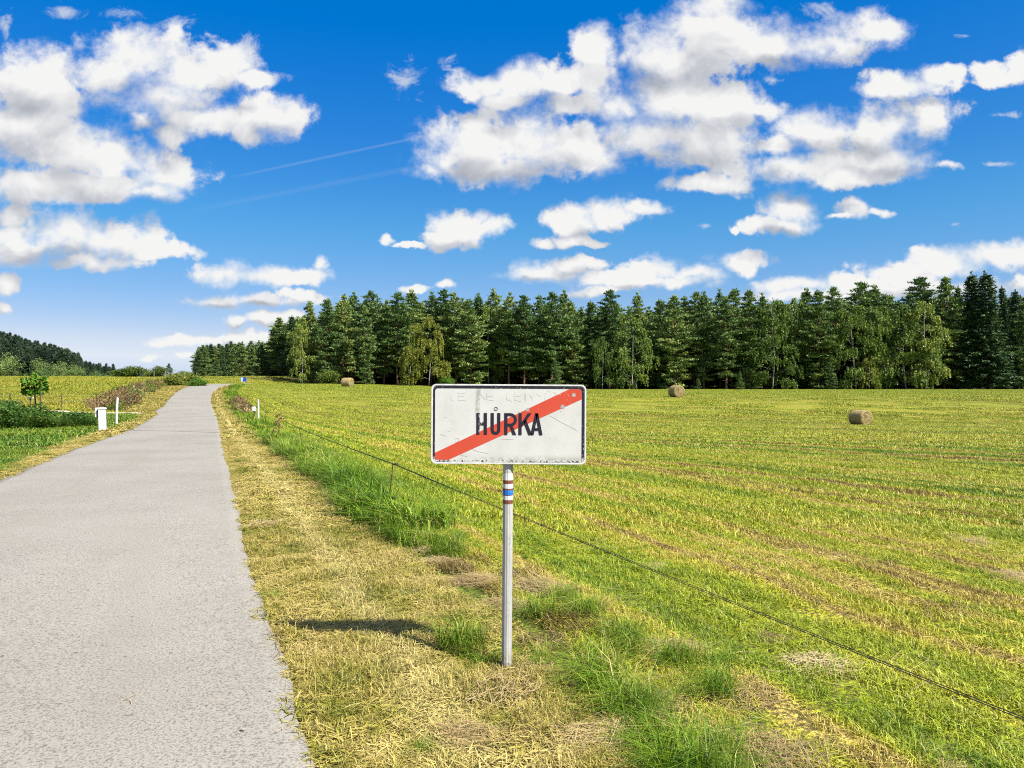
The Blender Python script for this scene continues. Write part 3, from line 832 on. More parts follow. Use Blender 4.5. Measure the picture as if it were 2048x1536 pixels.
for fn in (lH, lU, lR, lK, lA): letter(fn)
mb = MB()
rp = lambda r: [(SX(880 + r * math.cos(2*PI*k/24)), SZ(394 + r * math.sin(2*PI*k/24))) for k in range(24)]
ring_prism(mb, rp(20), rp(14), -.0014, -.0003); mb.build('letter_ring', M_ringl, panel)
# scratched writing along the top, stray scratches
def scr(pts, w=3.0):
    mb = MB()
    for p, q in zip(pts[:-1], pts[1:]): stroke(mb, p, q, w, -.0007, -.0002)
    mb.build('scratch', M_scratch, panel)
for s in ([(412, 280), (420, 305), (430, 312)], [(484, 225), (496, 245), (488, 306)], [(500, 240), (560, 236)], [(492, 272), (548, 268)], [(490, 308), (566, 308)],
          [(722, 245), (770, 300)], [(782, 232), (786, 300), (866, 312)], [(788, 268), (850, 262)], [(998, 225), (988, 262), (992, 298), (1050, 316)],
          [(1078, 222), (1066, 262), (1074, 304), (1140, 318)], [(1080, 264), (1136, 260)], [(1178, 230), (1180, 308)], [(1186, 240), (1188, 316)],
          [(1226, 250), (1252, 276), (1246, 306)], [(1300, 236), (1326, 262), (1352, 256)], [(1392, 228), (1384, 300)], [(1404, 214), (1448, 214)], [(1470, 222), (1496, 226), (1492, 268)]):
    scr(s, 1.3)
for s in ([(310, 660), (345, 672), (372, 680)], [(350, 485), (372, 489)], [(416, 516), (422, 530)], [(452, 715), (470, 695), (500, 705), (496, 735), (462, 742)],
          [(505, 738), (560, 782), (640, 815), (720, 840), (800, 853)], [(1436, 460), (1540, 520), (1650, 575), (1716, 612)], [(1320, 375), (1360, 410), (1400, 440)],
          [(1432, 688), (1440, 696), (1446, 688)], [(1544, 405), (1550, 420)], [(520, 875), (560, 880), (590, 890)], [(940, 710), (990, 706), (1060, 708)]):
    scr(s, 3.0)
for cx, cy, r in ((1126, 440, 17), (1208, 402, 18), (1569, 368, 22), (1684, 246, 20)):
    mb = MB(); mb.prism([(SX(cx + r * math.cos(2*PI*k/14) * (1 + .2 * math.sin(k * 2.3))), SZ(cy + r * math.sin(2*PI*k/14))) for k in range(14)], -.0013, -.0002)
    mb.build('worn_patch', M_dot, panel)
# fluted post with its waymark
def flute(r, z0, z1, x0, x1, n=48, d=.0008):
    mb = MB(); vs = []
    for z, xx in ((z0, x0), (z1, x1)):
        for k in range(n):
            a = 2 * PI * k / n; rr = r + d * (math.cos(a * 12) - .4)
            vs.append((xx + rr * math.cos(a), .045 + rr * math.sin(a), z))
    fs = [(k, (k+1) % n, n + (k+1) % n, n + k) for k in range(n)] + [tuple(range(n, 2*n)), tuple(reversed(range(n)))]
    mb.add(vs, fs); return mb
ztop = PC.z + .19
xt = PX(1017.5, SY) - sx
def xat(z): return xt * z / ztop
post = flute(.0315, -.25, ztop, xat(-.25), xat(ztop)).build('post', M_pole, sign)
M_mark = {k: paint_mat('waymark_' + k, c, .75, .80, 70, (.42, .41, .39)) for k, c in
          (('brown', (.20, .065, .040)), ('white', (.78, .77, .75)), ('blue', (.015, .17, .62)))}
for py0, py1, k in ((947, 960.5, 'white'), (960.5, 968, 'brown'), (968, 977, 'white'), (977, 980.5, 'brown'), (980.5, 990.2, 'blue'), (990.2, 991.6, 'brown'), (991.6, 1000, 'white'), (1000, 1008, 'brown')):
    z1, z0 = PZ(py0, SY + .02) - base, PZ(py1, SY + .02) - base
    w = flute(.0322 + (.0012 if k == 'blue' else 0), z0, z1, xat(z0), xat(z1)).build('trail_mark', M_mark[k], post)
    w['label'] = k + ' painted band of the trail mark'
for dz in (.14, -.13):
    mb = MB(); mb.box((xat(PC.z), .012, PC.z + dz), (.11, .012, .03)); mb.tube([(xat(PC.z) - .037, .045, PC.z + dz), (xat(PC.z), .085, PC.z + dz), (xat(PC.z) + .037, .045, PC.z + dz)], .006, 6)
    mb.build('clamp', M_dot, sign)

# ------------------------------------------------------------------ electric fence
fence = thing('electric_fence', 'low electric fence of thin rusty rods and two dark wires beside the tall grass', 'fence', (PX(770, 10.6), 10.6, 0))
fo = Vector((PX(770, 10.6), 10.6, 0))
fps = []                                         # (top, foot) of each rod
def rod(px_top, py_top, px_foot, Y, bend=0):
    top = Vector((PX(px_top, Y), Y, PZ(py_top, Y))); foot = Vector((PX(px_foot, Y), Y, gz(PX(px_foot, Y), Y) - .15))
    mid = top.lerp(foot, .62) + Vector((bend, 0, 0))
    mb = MB(); mb.tube([p - fo for p in (foot, mid, top)], [.0075, .007, .0065] if Y < 20 else [.011] * 3 if Y < 30 else [.015] * 3, 6)
    p = mb.build('rod', M_rust, fence); fps.append(top); return p, top, foot
end = Vector((2.36, .9, 0)); end.z = gz(end.x, end.y) + .72
mb = MB(); mb.tube([end - fo - Vector((0, 0, .9)), end - fo], .007, 6); mb.build('rod', M_rust, fence); fps.append(end)
for a in ((786, 928, 768, 10.6, .02), (599, 857, 608, 22.5, 0), (532, 824, 531, 36, 0), (497, 808, 497, 50, 0)):
    p, top, foot = rod(*a)
    for k, off in enumerate(((.025, 0, -.005), (.03, 0, -.47))):
        if a[3] > 30 and k: continue
        mb = MB(); c = top - fo + Vector(off); s = 1 if a[3] < 30 else 1.4
        if k: c = c + Vector((-.035, 0, 0))
        mb.tube([c + Vector((-.035*s, 0, 0)), c, c + Vector((.02*s, 0, .004)), c + Vector((.045*s, 0, 0))], [.010*s, .012*s, .022*s, .016*s], 8)
        mb.build('insulator', M_blacksteel, p)
for dz, sag in ((0, .018), (-.006, .021)):
    mb = MB(); pts = []
    for a, b_ in zip(fps[:-1], fps[1:]):
        for k in range(13):
            t_ = k / 13; q = a.lerp(b_, t_); q.z -= 4 * sag * t_ * (1 - t_) * (1 + .06 * math.sin(9 * t_)); pts.append(q + Vector((.02, 0, dz)) - fo)
    mb.tube(pts, [.0019 if p.y + 10.6 < 5 else .0027 if p.y + 10.6 < 9 else .0042 for p in pts], 5); mb.build('wire', M_wire, fence)

# white post with the fence energiser
Y = 43.0
X = PX(516.5, Y); g_ = gz(X, Y)
wpst = thing('white_fence_post', 'thin white post beside the small white box in the tall verge grass', 'post', (X, Y, g_))
mb = MB(); h = PZ(800.5, Y) - g_
mb.tube([(0, 0, -.2), (.01, 0, h * .6), (.0, 0, h)], [.05, .048, .045], 8); mb.build('post', M_white, wpst)
mb = MB(); mb.tube([(0, 0, h), (0, 0, h + .03)], [.05, .03], 8); mb.build('cap', M_white, wpst)
X2 = PX(508, Y)
en = thing('fence_energiser', 'small white fence energiser box on a short peg in the dry grass', 'box', (X2, Y, gz(X2, Y)))
zc = PZ(818.5, Y) - gz(X2, Y)
mb = MB(); mb.box((0, 0, zc), (.22, .16, .24)); mb.build('case', M_white, en, bevel=.03)
mb = MB(); mb.tube([(-.06, 0, zc + .12), (-.05, 0, zc + .17), (.05, 0, zc + .17), (.06, 0, zc + .12)], .012, 6); mb.build('handle', M_white, en)
mb = MB(); mb.tube([(0, 0, -.1), (0, 0, zc - .1)], .03, 6); mb.build('peg', M_rust, en)

# dry weed stalks by the verge
def stalk(px, py_top, Y, label):
    X = PX(px, Y); g_ = gz(X, Y); h = PZ(py_top, Y) - g_
    o = thing('weed_stalk', label, 'weed', (X, Y, g_), 0)
    mb = MB(); mb.tube([(0, 0, -.05), (.02 * h, 0, h * .5), (0, 0, h)], [.012, .010, .006], 5)
    for k in range(5):
        z = h * (.35 + .13 * k); a = k * 2.4
        mb.tube([(.01, 0, z), (.14 * math.cos(a), .14 * math.sin(a), z + .12)], [.006, .004], 4)
    mb.build('stem', M_rust, o)
    for k in range(6):
        z = h * (.42 + .115 * k); a = (k - 1) * 2.4; r = .14 if k < 5 else 0
        c = np.stack([rng.normal(r * math.cos(a), .05, 16), rng.normal(r * math.sin(a), .05, 16), rng.normal(z + .1, .035, 16)], -1)
        link('seed_head', cards('seed_head', c, .08, .05, M_brownweed), o)
stalk(557, 836, 25.5, 'tall dry branched weed with dark seed heads, nearest to the rusty rods')
stalk(470, 798, 52, 'dark brown weed stalk standing left of the white energiser box')
stalk(486, 806, 47, 'leaning dark weed stalk just left of the white energiser box')

# ------------------------------------------------------------------ round hay bales
M_baleside = None
def bale_mats():
    m, t = material('rolled_hay_side'); o = t.obj()
    n = t.noise(t.vm('MULTIPLY', o, (1, 7, 7)), 3, 5, .7); n2 = t.noise(o, 2.5, 3)
    c = t.mix(n, (.26, .195, .075), (.50, .40, .19)); c = t.mix(t.step(n2, .5, .7, 0, .4), c, (.30, .24, .12))
    t.out(t.bsdf(c, .95, .05, normal=t.bump(n, .9, .04)))
    m2, t = material('rolled_hay_end'); o = t.obj(); x, y, z = t.sep(o)[:3]
    r = t.vm('LENGTH', t.comb(0.0, y, z)); a = t.math('ARCTAN2', z, y)
    s = t.math('SINE', t.math('ADD', t.math('MULTIPLY', r, 75), t.math('MULTIPLY', t.noise(o, 3, 3), 9)))
    s = t.math('MULTIPLY_ADD', s, .25, t.noise(o, 9, 5, .7))
    c = t.ramp(s, [(.2, (.17, .12, .045)), (.5, (.34, .26, .11)), (.8, (.55, .44, .21))])
    t.out(t.bsdf(c, .95, .05, normal=t.bump(s, 1, .05)))
    return m, m2
M_bs, M_be = bale_mats()
def make_bale(seed):
    r_ = np.random.default_rng(seed)
    n = 40; prof = [(-.60, .50), (-.585, .575), (-.53, .605), (-.3, .615), (0, .61), (.3, .615), (.53, .605), (.585, .575), (.60, .50)]
    mb = MB(); vs = []
    for x, r in prof:
        for k in range(n):
            a = 2 * PI * k / n; rr = r * (1 + .012 * math.sin(3 * a + x * 4) + r_.normal(0, .007))
            z = rr * math.sin(a); z = max(z, -.575)
            vs.append((x, rr * math.cos(a) * (1.03 if z < 0 else 1), z + .575))
    fs = [(i*n + k, i*n + (k+1) % n, (i+1)*n + (k+1) % n, (i+1)*n + k) for i in range(len(prof) - 1) for k in range(n)]
    mb.add(vs, fs); side = mb.mesh('roll', M_bs, True)
    ends = []
    for sgn in (-1, 1):
        mb = MB(); vs = []; ring = [.585, .44, .30, .16, .06]
        for r in ring:
            for k in range(n):
                a = 2 * PI * k / n
                vs.append((sgn * (.578 + .035 * (1 - r / .585) + r_.normal(0, .008)), r * math.cos(a), max(r * math.sin(a), -.56)))
        fs = [(i*n + k, i*n + (k+1) % n, (i+1)*n + (k+1) % n, (i+1)*n + k) for i in range(len(ring) - 1) for k in range(n)] + [tuple((len(ring)-1)*n + k for k in range(n))]
        mb.add(vs, fs); ends.append(mb.mesh('end_face', M_be, True))
    # loose stems sticking out all round
    m = 420; a = r_.random(m) * 2 * PI; x = r_.uniform(-.6, .6, m)
    c = np.stack([x, .615 * np.cos(a), np.maximum(.615 * np.sin(a), -.55) + .575], -1)
    out = np.stack([r_.normal(0, .5, m), np.cos(a), np.sin(a)], -1)
    m2 = 260; rr = .58 * np.sqrt(r_.random(m2)); a2 = r_.random(m2) * 2 * PI; sg = r_.choice([-1, 1], m2)
    c = np.concatenate([c, np.stack([sg * .605, rr * np.cos(a2), rr * np.sin(a2) + .575], -1)])
    out = np.concatenate([out, np.stack([sg * .8, r_.normal(0, .8, m2), r_.normal(0, .8, m2)], -1)])
    fz_ = cards('loose_stems', c, .16, .018, M_hay, up=0, outward=out)
    return side, ends, fz_
def place_bale(px, py, Y, rz, s, label, seed):
    X = PX(px, Y); o = thing('hay_bale', label, 'hay bale', (X, Y, gz(X, Y) - .03), rz, 'round hay bales on the mown field')
    o.scale = (s * 1.05, s, s)
    side, ends, fz_ = make_bale(seed)
    link('roll', side, o)
    for e in ends: link('end_face', e, o, loc=(0, 0, .575))
    link('loose_stems', fz_, o)
place_bale(1721, 850, 51, math.radians(-68), .86, 'brown round hay bale nearest to the viewer, alone in the right half of the field', 1)
place_bale(1353, 794, 74, math.radians(-74), .98, 'round hay bale just right of the sign, its end face turned to the viewer', 2)
place_bale(695, 769, 112, math.radians(-22), 1.13, 'pale distant hay bale at the foot of the forest left of the sign', 3)

# ------------------------------------------------------------------ left side: staked young tree, bollard, posts
Y = 44.0
X = PX(70, Y); g_ = gz(X, Y)
yt = thing('young_linden_tree', 'young broadleaf tree with a small round bright green crown tied between stakes', 'tree', (X, Y, g_))
mb = MB(); hT = PZ(748, Y) - g_
mb.tube([(0, 0, -.1), (.01, .02, hT * .4), (-.03, 0, hT * .6), (-.02, 0, hT * .93)], [.05, .045, .035, .01], 8)
for k in range(9):
    a = k * 2.4; z = hT * (.5 + .04 * k)
    mb.tube([(-.02, 0, z), (.32 * math.cos(a), .32 * math.sin(a), z + .18), (.5 * math.cos(a), .5 * math.sin(a), z + .3)], [.018, .012, .005], 5)
mb.build('trunk', M_darkwood, yt)
cs = []
for k in range(26):
    a = rng.random() * 6.28; r = .66 * math.sqrt(rng.random()); z = hT * (.76 + rng.uniform(-.17, .17))
    r *= math.sqrt(max(.15, 1 - ((z / hT - .74) / .25) ** 2))
    cs.append(np.array([r * math.cos(a) + .02, r * math.sin(a), z]) + rng.normal(0, .09, (24, 3)))
cs.append(np.array([.55, 0, hT * .90]) + rng.normal(0, .06, (8, 3))); cs.append(np.array([-.12, 0, hT * .99]) + rng.normal(0, .07, (12, 3)))
link('crown', cards('crown', np.concatenate(cs), .20, .17, M_linden, up=-.1), yt)
def stake(px, py0, w, label):
    X = PX(px, Y - .3); g_ = gz(X, Y - .3); h = PZ(py0, Y - .3) - g_
    o = thing('tree_stake', label, 'stake', (X, Y - .3, g_), 0, 'stakes around the young tree')
    mb = MB(); mb.tube([(0, 0, -.2), (.0, 0, h)], [.042, .04], 9); mb.build('pole', M_darkwood, o); return o, h
so, h1 = stake(61, 796, 1, 'left stake of the young tree, carrying the pale crossboard')
mb = MB(); mb.box((.03, -.03, h1 + .02), (.34, .05, .10)); mb.build('crossboard', M_white, so, bevel=.008)
stake(81, 786, 1, 'right stake of the young tree, half hidden under its leaves')

Y = 34.6
X = PX(203.5, Y); g_ = gz(X, Y)
bo = thing('bollard', 'white square bollard with a side panel standing on the lawn by the road', 'bollard', (X, Y, g_ - .05), math.radians(8))
hB = PZ(815, Y) - g_ + .05
mb = MB(); mb.box((.02, 0, hB * .46), (.27, .24, hB * .92), Matrix.Rotation(math.radians(-2), 3, 'Y')); mb.build('body', M_white, bo, bevel=.018)
mb = MB(); mb.box((.01, 0, hB * .955), (.31, .28, hB * .09)); mb.build('cap', M_white, bo, bevel=.02)
mb = MB(); mb.box((-.245, .05, hB * .80), (.10, .12, hB * .38)); mb.build('side_panel', M_white, bo, bevel=.012)
mb = MB(); mb.box((-.157, .05, hB * .76), (.074, .10, hB * .36)); mb.build('dark_gap', M_blacksteel, bo)  # black block put in for the dark gap beside the side panel
Y = 40.5; X = PX(234, Y); g_ = gz(X, Y)
p = thing('white_marker_post', 'slim slightly crooked white post right of the white bollard', 'post', (X, Y, g_))
h = PZ(796, Y) - g_
mb = MB(); mb.tube([(-.03, 0, -.1), (-.01, 0, h * .4), (.0, 0, h * .75), (.03, 0, h * .98)], [.055, .058, .06, .055], 9); mb.build('shaft', M_white, p)
mb = MB(); mb.tube([(.03, 0, h * .98), (.032, 0, h * 1.02)], [.058, .03], 9); mb.build('cap', M_white, p)
# pasture fence behind the farm track
Y0 = 61.5
pf = thing('pasture_fence', 'pasture fence of slim wooden posts and pale tape behind the farm track', 'fence', (PX(123, Y0), Y0, 0))
po_ = Vector((PX(123, Y0), Y0, 0)); tops = []
for px, Y, hh in ((-60, 61, 1.0), (20, 61, 1.05), (123, 61.5, 1.15), (194, 62, 1.25), (260, 63, 1.1), (268, 70, 1.15), (275, 75, 1.15), (282, 80, 1.15), (294, 88, 1.1)):
    X = PX(px, Y); g_ = gz(X, Y)
    mb = MB(); mb.tube([Vector((X, Y, g_ - .3)) - po_, Vector((X + rng.normal(0, .02), Y, g_ + hh)) - po_], [.05, .045], 7)
    mb.build('post', M_darkwood, pf); tops.append(Vector((X, Y, g_ + hh)))
for f in (.9, .55):
    mb = MB(); pts = []
    for a, b_ in zip(tops[:-1], tops[1:]):
        for k in range(6):
            q = a.lerp(b_, k / 6); q.z -= 1.1 * (1 - f) + .1 * (k / 6) * (1 - k / 6); q.y -= .05; pts.append(q - po_)
    mb.tube(pts, .007, 5); mb.build('tape', M_tape, pf)
# blue road sign past the crest
Y = 128; X = PX(488, Y); g_ = gz(X, Y)
bs = thing('blue_road_sign', 'small blue sign on a white post at the crest of the road', 'road sign', (X, Y, g_))
zt, zb = PZ(755.2, Y) - g_, PZ(763, Y) - g_
for x, rz, m_ in ((-.24, 50, M_palesign), (.16, 8, M_bluesign)):
    mb = MB(); mb.box((0, 0, 0), (.52, .03, zt - zb)); q = mb.build('panel', m_, bs, loc=(x, -.06, (zt + zb) / 2), rot=(0, 0, math.radians(rz)), bevel=.012)
mb = MB(); mb.tube([(0, 0, -.3), (0, 0, zt)], .05, 8); mb.build('post', M_white, bs)

# ------------------------------------------------------------------ trees
def trunk_mesh(name, H, r0, mat, limbs, wob=.15, top=.97, r_top=.02):
    mb = MB(); n = 9
    ph = rng.random(2) * 6
    ax = lambda z: Vector((wob * math.sin(ph[0] + z * .35) - wob * math.sin(ph[0]), wob * math.sin(ph[1] + z * .3) - wob * math.sin(ph[1]), z))
    mb.tube([ax(H * top * k / n) for k in range(n + 1)], [r0 * 1.25 if k == 0 else r0 + (r_top - r0) * (k / n) ** 1.0 for k in range(n + 1)], 8)
    for z, az, L, up, r in limbs:
        p = ax(z); d = Vector((math.cos(az), math.sin(az), 0))
        mb.tube([p, p + d * L * .5 + Vector((0, 0, up * L * .35)), p + d * L + Vector((0, 0, up * L))], [r, r * .7, r * .25], 5)
    return mb.mesh(name, mat, True), ax

def pine(H=20., base=.3, R=3.4, mat=None, dens=1.0, lowbush=False):
    """Scots pine: flat needle pads on spreading boughs, broken outline"""
    limbs = []; C = []; O = []; Rn = []
    z = H * base
    while z < H * .985:
        t_ = (z / H - base) / (1 - base)
        prof = (.62 + .55 * math.sin(min(1, t_ * 1.35) * PI * .55)) * (1 - t_ ** 2.2) + .08
        if lowbush: prof = (1.15 - .15 * t_) * (1 - t_ ** 1.7) + .1
        nb = rng.integers(4, 7) if t_ < .85 else 4
        a0 = rng.random() * 6.28
        for k in range(nb):
            L = R * prof * rng.uniform(.55, 1.2)
            if rng.random() < .1: L *= .45
            az = a0 + 6.28 * k / nb + rng.normal(0, .3); up = rng.normal(.12 + .5 * t_ ** 2, .12)
            limbs.append((z, az, L, up, .02 + .03 * L / R))
            npad = max(2, int(L / .75))
            for j in range(npad):
                f = .42 + .58 * (j + .7) / npad
                w = .55 * (1 - .35 * f) * (L / R) ** .5 + .16
                m = int(20 * dens * (w / .5) ** 1.5) + 6
                side = rng.normal(0, .30 * L * .4, 2) * (1 if j < npad - 1 else .3)
                cx = math.cos(az) * L * f + side[0]; cy = math.sin(az) * L * f + side[1]
                cz = z + up * L * f + rng.normal(0, .12) + .12 * f * L * .3
                p = np.stack([rng.normal(cx, w * .75, m), rng.normal(cy, w * .75, m), rng.normal(cz, w * .15, m)], -1)
                C.append(p)
                o = p - np.array([cx - math.cos(az) * w * .6, cy - math.sin(az) * w * .6, cz - .28]); o /= np.linalg.norm(o, axis=1)[:, None] + 1e-6
                O.append(o); Rn.append(np.clip(rng.random() * .6 + rng.random(m) * .5, 0, 1))
        z += rng.uniform(.6, 1.05) * (1 - .3 * t_)
    # leader tuft
    m = 26; p = np.stack([rng.normal(0, .22, m), rng.normal(0, .22, m), H * .985 + rng.random(m) * .7], -1)
    C.append(p); O.append(np.tile([0, 0, 1.4], (m, 1))); Rn.append(rng.random(m))
    # dead snags below the crown
    for k in range(7 if base > .1 else 0):
        limbs.append((H * rng.uniform(.1, base), rng.random() * 6.28, rng.uniform(.5, 1.6), rng.uniform(-.3, .1), .03))
    C = np.concatenate(C); O = np.concatenate(O)
    return (cards('crown', C, .60, .24, mat or M_pine, up=.2, outward=O, rnd=np.concatenate(Rn), flat=.55),
            trunk_mesh('trunk', H, .21, M_pinebark, limbs)[0])

def spruce(H=22., base=.06, R=4.0, mat=None):
    limbs = []; C = []; O = []; Rn = []
    z = H * base
    while z < H * .985:
        t_ = (z / H - base) / (1 - base)
        prof = (1 - t_) ** .75 * (.85 + .15 * math.sin(t_ * 9)) + .04
        nb = 7; a0 = rng.random() * 6.28
        for k in range(nb):
            L = R * prof * rng.uniform(.7, 1.15); az = a0 + 6.28 * k / nb + rng.normal(0, .2)
            limbs.append((z, az, L * .9, -.22 if t_ < .7 else .25, .02))
            npad = max(2, int(L / .45))
            for j in range(npad):
                f = .2 + .8 * (j + .7) / npad
                cz = z - .30 * L * f * (1 - t_) + .16 * L * f * f + (0.3 * t_ * L * f)
                cx, cy = math.cos(az) * L * f, math.sin(az) * L * f
                m = 14
                p = np.stack([rng.normal(cx, .20, m), rng.normal(cy, .20, m), cz - np.abs(rng.normal(0, .18, m))], -1)
                C.append(p); O.append(np.tile([math.cos(az) * .8, math.sin(az) * .8, -.35], (m, 1))); Rn.append(np.clip(rng.random() * .6 + rng.random(m) * .4, 0, 1))
        z += rng.uniform(.42, .62)
    m = 14; C.append(np.stack([rng.normal(0, .08, m), rng.normal(0, .08, m), H * .97 + rng.random(m) * .9], -1)); O.append(np.tile([0, 0, 1.5], (m, 1))); Rn.append(rng.random(m))
    return (cards('crown', np.concatenate(C), .50, .20, mat or M_spruce, up=0, outward=np.concatenate(O), rnd=np.concatenate(Rn), flat=.6),
            trunk_mesh('trunk', H, .22, M_sprucebark, limbs, .05)[0])

def birch(H=17., base=.10, R=4.2, mat=None, n_str=560):
    limbs = []; C = []; Rn = []
    lobes = []
    for k in range(20):
        t_ = (k + .5) / 20; z = H * (base + (1 - base) * t_ * .93)
        az = k * 2.4 + rng.normal(0, .4); L = R * (math.sin((.28 + t_ * .60) * PI) ** .7) * rng.uniform(.5, 1.15) + .2
        limbs.append((z * .88, az, L * .8, .55, .045 * (1 - t_ * .6))); lobes.append((z, az, L))
    for s in range(n_str):
        z, az, L = lobes[rng.integers(len(lobes))]
        f = rng.uniform(.45, 1.1); a = az + rng.normal(0, .30)
        st = np.array([math.cos(a) * L * f, math.sin(a) * L * f, z + .45 * L * f * (1.25 - f) + rng.uniform(.1, .7)])
        ln = rng.uniform(.6, 2.3) * (.6 + .4 * f); m = int(6 + ln * 8)
        tt = rng.random(m)
        p = st + np.stack([math.cos(a) * .25 * tt + rng.normal(0, .07, m), math.sin(a) * .25 * tt + rng.normal(0, .07, m), -ln * tt], -1)
        C.append(p); Rn.append(np.clip(rng.random() * .7 + rng.random(m) * .3, 0, 1))
    m = 60; C.append(np.stack([rng.normal(0, .6, m), rng.normal(0, .6, m), H * .93 + rng.normal(0, .35, m)], -1)); Rn.append(rng.random(m))
    return (cards('crown', np.concatenate(C), .34, .20, mat or M_birch, droop=.8, rnd=np.concatenate(Rn)),
            trunk_mesh('trunk', H, .13, M_birchbark, limbs, .2, .88)[0])

def broad(H=12., base=.12, R=3.6, mat=None, n=60, lw=.42, per=42):
    limbs = []; C = []; Rn = []
    for k in range(n):
        u = rng.random() * 2 - 1; a = rng.random() * 6.28; rr = rng.random() ** .4
        s = math.sqrt(1 - u * u)
        c = np.array([R * rr * s * math.cos(a), R * rr * s * math.sin(a), H * (base + (1 - base) * (.5 + .46 * rr * u))]) * np.array([1, 1, 1])
        w = R * .20
        C.append(c + rng.normal(0, 1, (per, 3)) * [w, w, w * .7]); Rn.append(np.clip(rng.random() * .6 + rng.random(per) * .4, 0, 1))
        if k % 4 == 0: limbs.append((max(.3, c[2] * .6), a, R * rr * s * .8, .5, .05))
    return (cards('crown', np.concatenate(C), lw, lw * .7, mat or M_hilldec, up=.2, rnd=np.concatenate(Rn)),
            trunk_mesh('trunk', H * .8, .18, M_sprucebark, limbs)[0])

PINES = [pine(20, .15, 3.5), pine(20, .07, 3.7), pine(20, .22, 3.8), pine(20, .03, 3.5), pine(20, .10, 3.1), pine(20, .28, 3.5), pine(20, .06, 3.3), pine(20, .18, 3.9)]
LOWP = [pine(12, .03, 2.9, lowbush=True), pine(12, .05, 2.5, lowbush=True)]
SPR = [spruce(), spruce(22, .04, 2.8)]
BIR = [birch(17, .10, 3.6), birch(17, .08, 3.4), birch(17, .03, 4.8, n_str=760)]
GOLD = [birch(16, .10, 4.8, M_gold, 700), birch(10, .06, 2.6, M_gold, 280)]
BUSH = [broad(4, .0, 2.2, M_shrub, 75, .30, 40), broad(4, .0, 2.0, M_fresh, 75, .30, 40)]
KIND = {'p': ('scots_pine', PINES, 20., 'pine'), 'l': ('young_pine', LOWP, 12., 'pine'), 's': ('spruce', SPR, 22., 'spruce'),
        'b': ('birch', BIR, 17., 'birch'), 'g': ('yellowing_birch', [GOLD[0]], 16., 'birch'), 'G': ('yellowing_birch', [GOLD[1]], 10., 'birch'),
        'u': ('bush', [BUSH[0]], 4., 'bush'), 'f': ('bright_bush', [BUSH[1]], 4., 'bush')}
def plant(kind, var, px, top, Y, wide, label, grp, rz=None, zoff=-.15):
    nm, protos, H0, cat = KIND[kind]
    crown, trunk = protos[var % len(protos)]
    X = PX(px, Y); g_ = gz(X, Y); H = PZ(top, Y) - g_
    o = thing(nm, label, cat, (X, Y, g_ + zoff), rng.random() * 6.28 if rz is None else rz, grp)
    s = H / H0; a_ = rng.uniform(.9, 1.12); o.scale = (s * wide * a_, s * wide / a_, s)
    o.rotation_euler = (rng.normal(0, .018), rng.normal(0, .018), o.rotation_euler.z)
    link('crown', crown, o); link('trunk', trunk, o)
    return o
G1 = 'trees along the edge of the forest'
G0 = 'smaller conifers beyond the crest of the road'
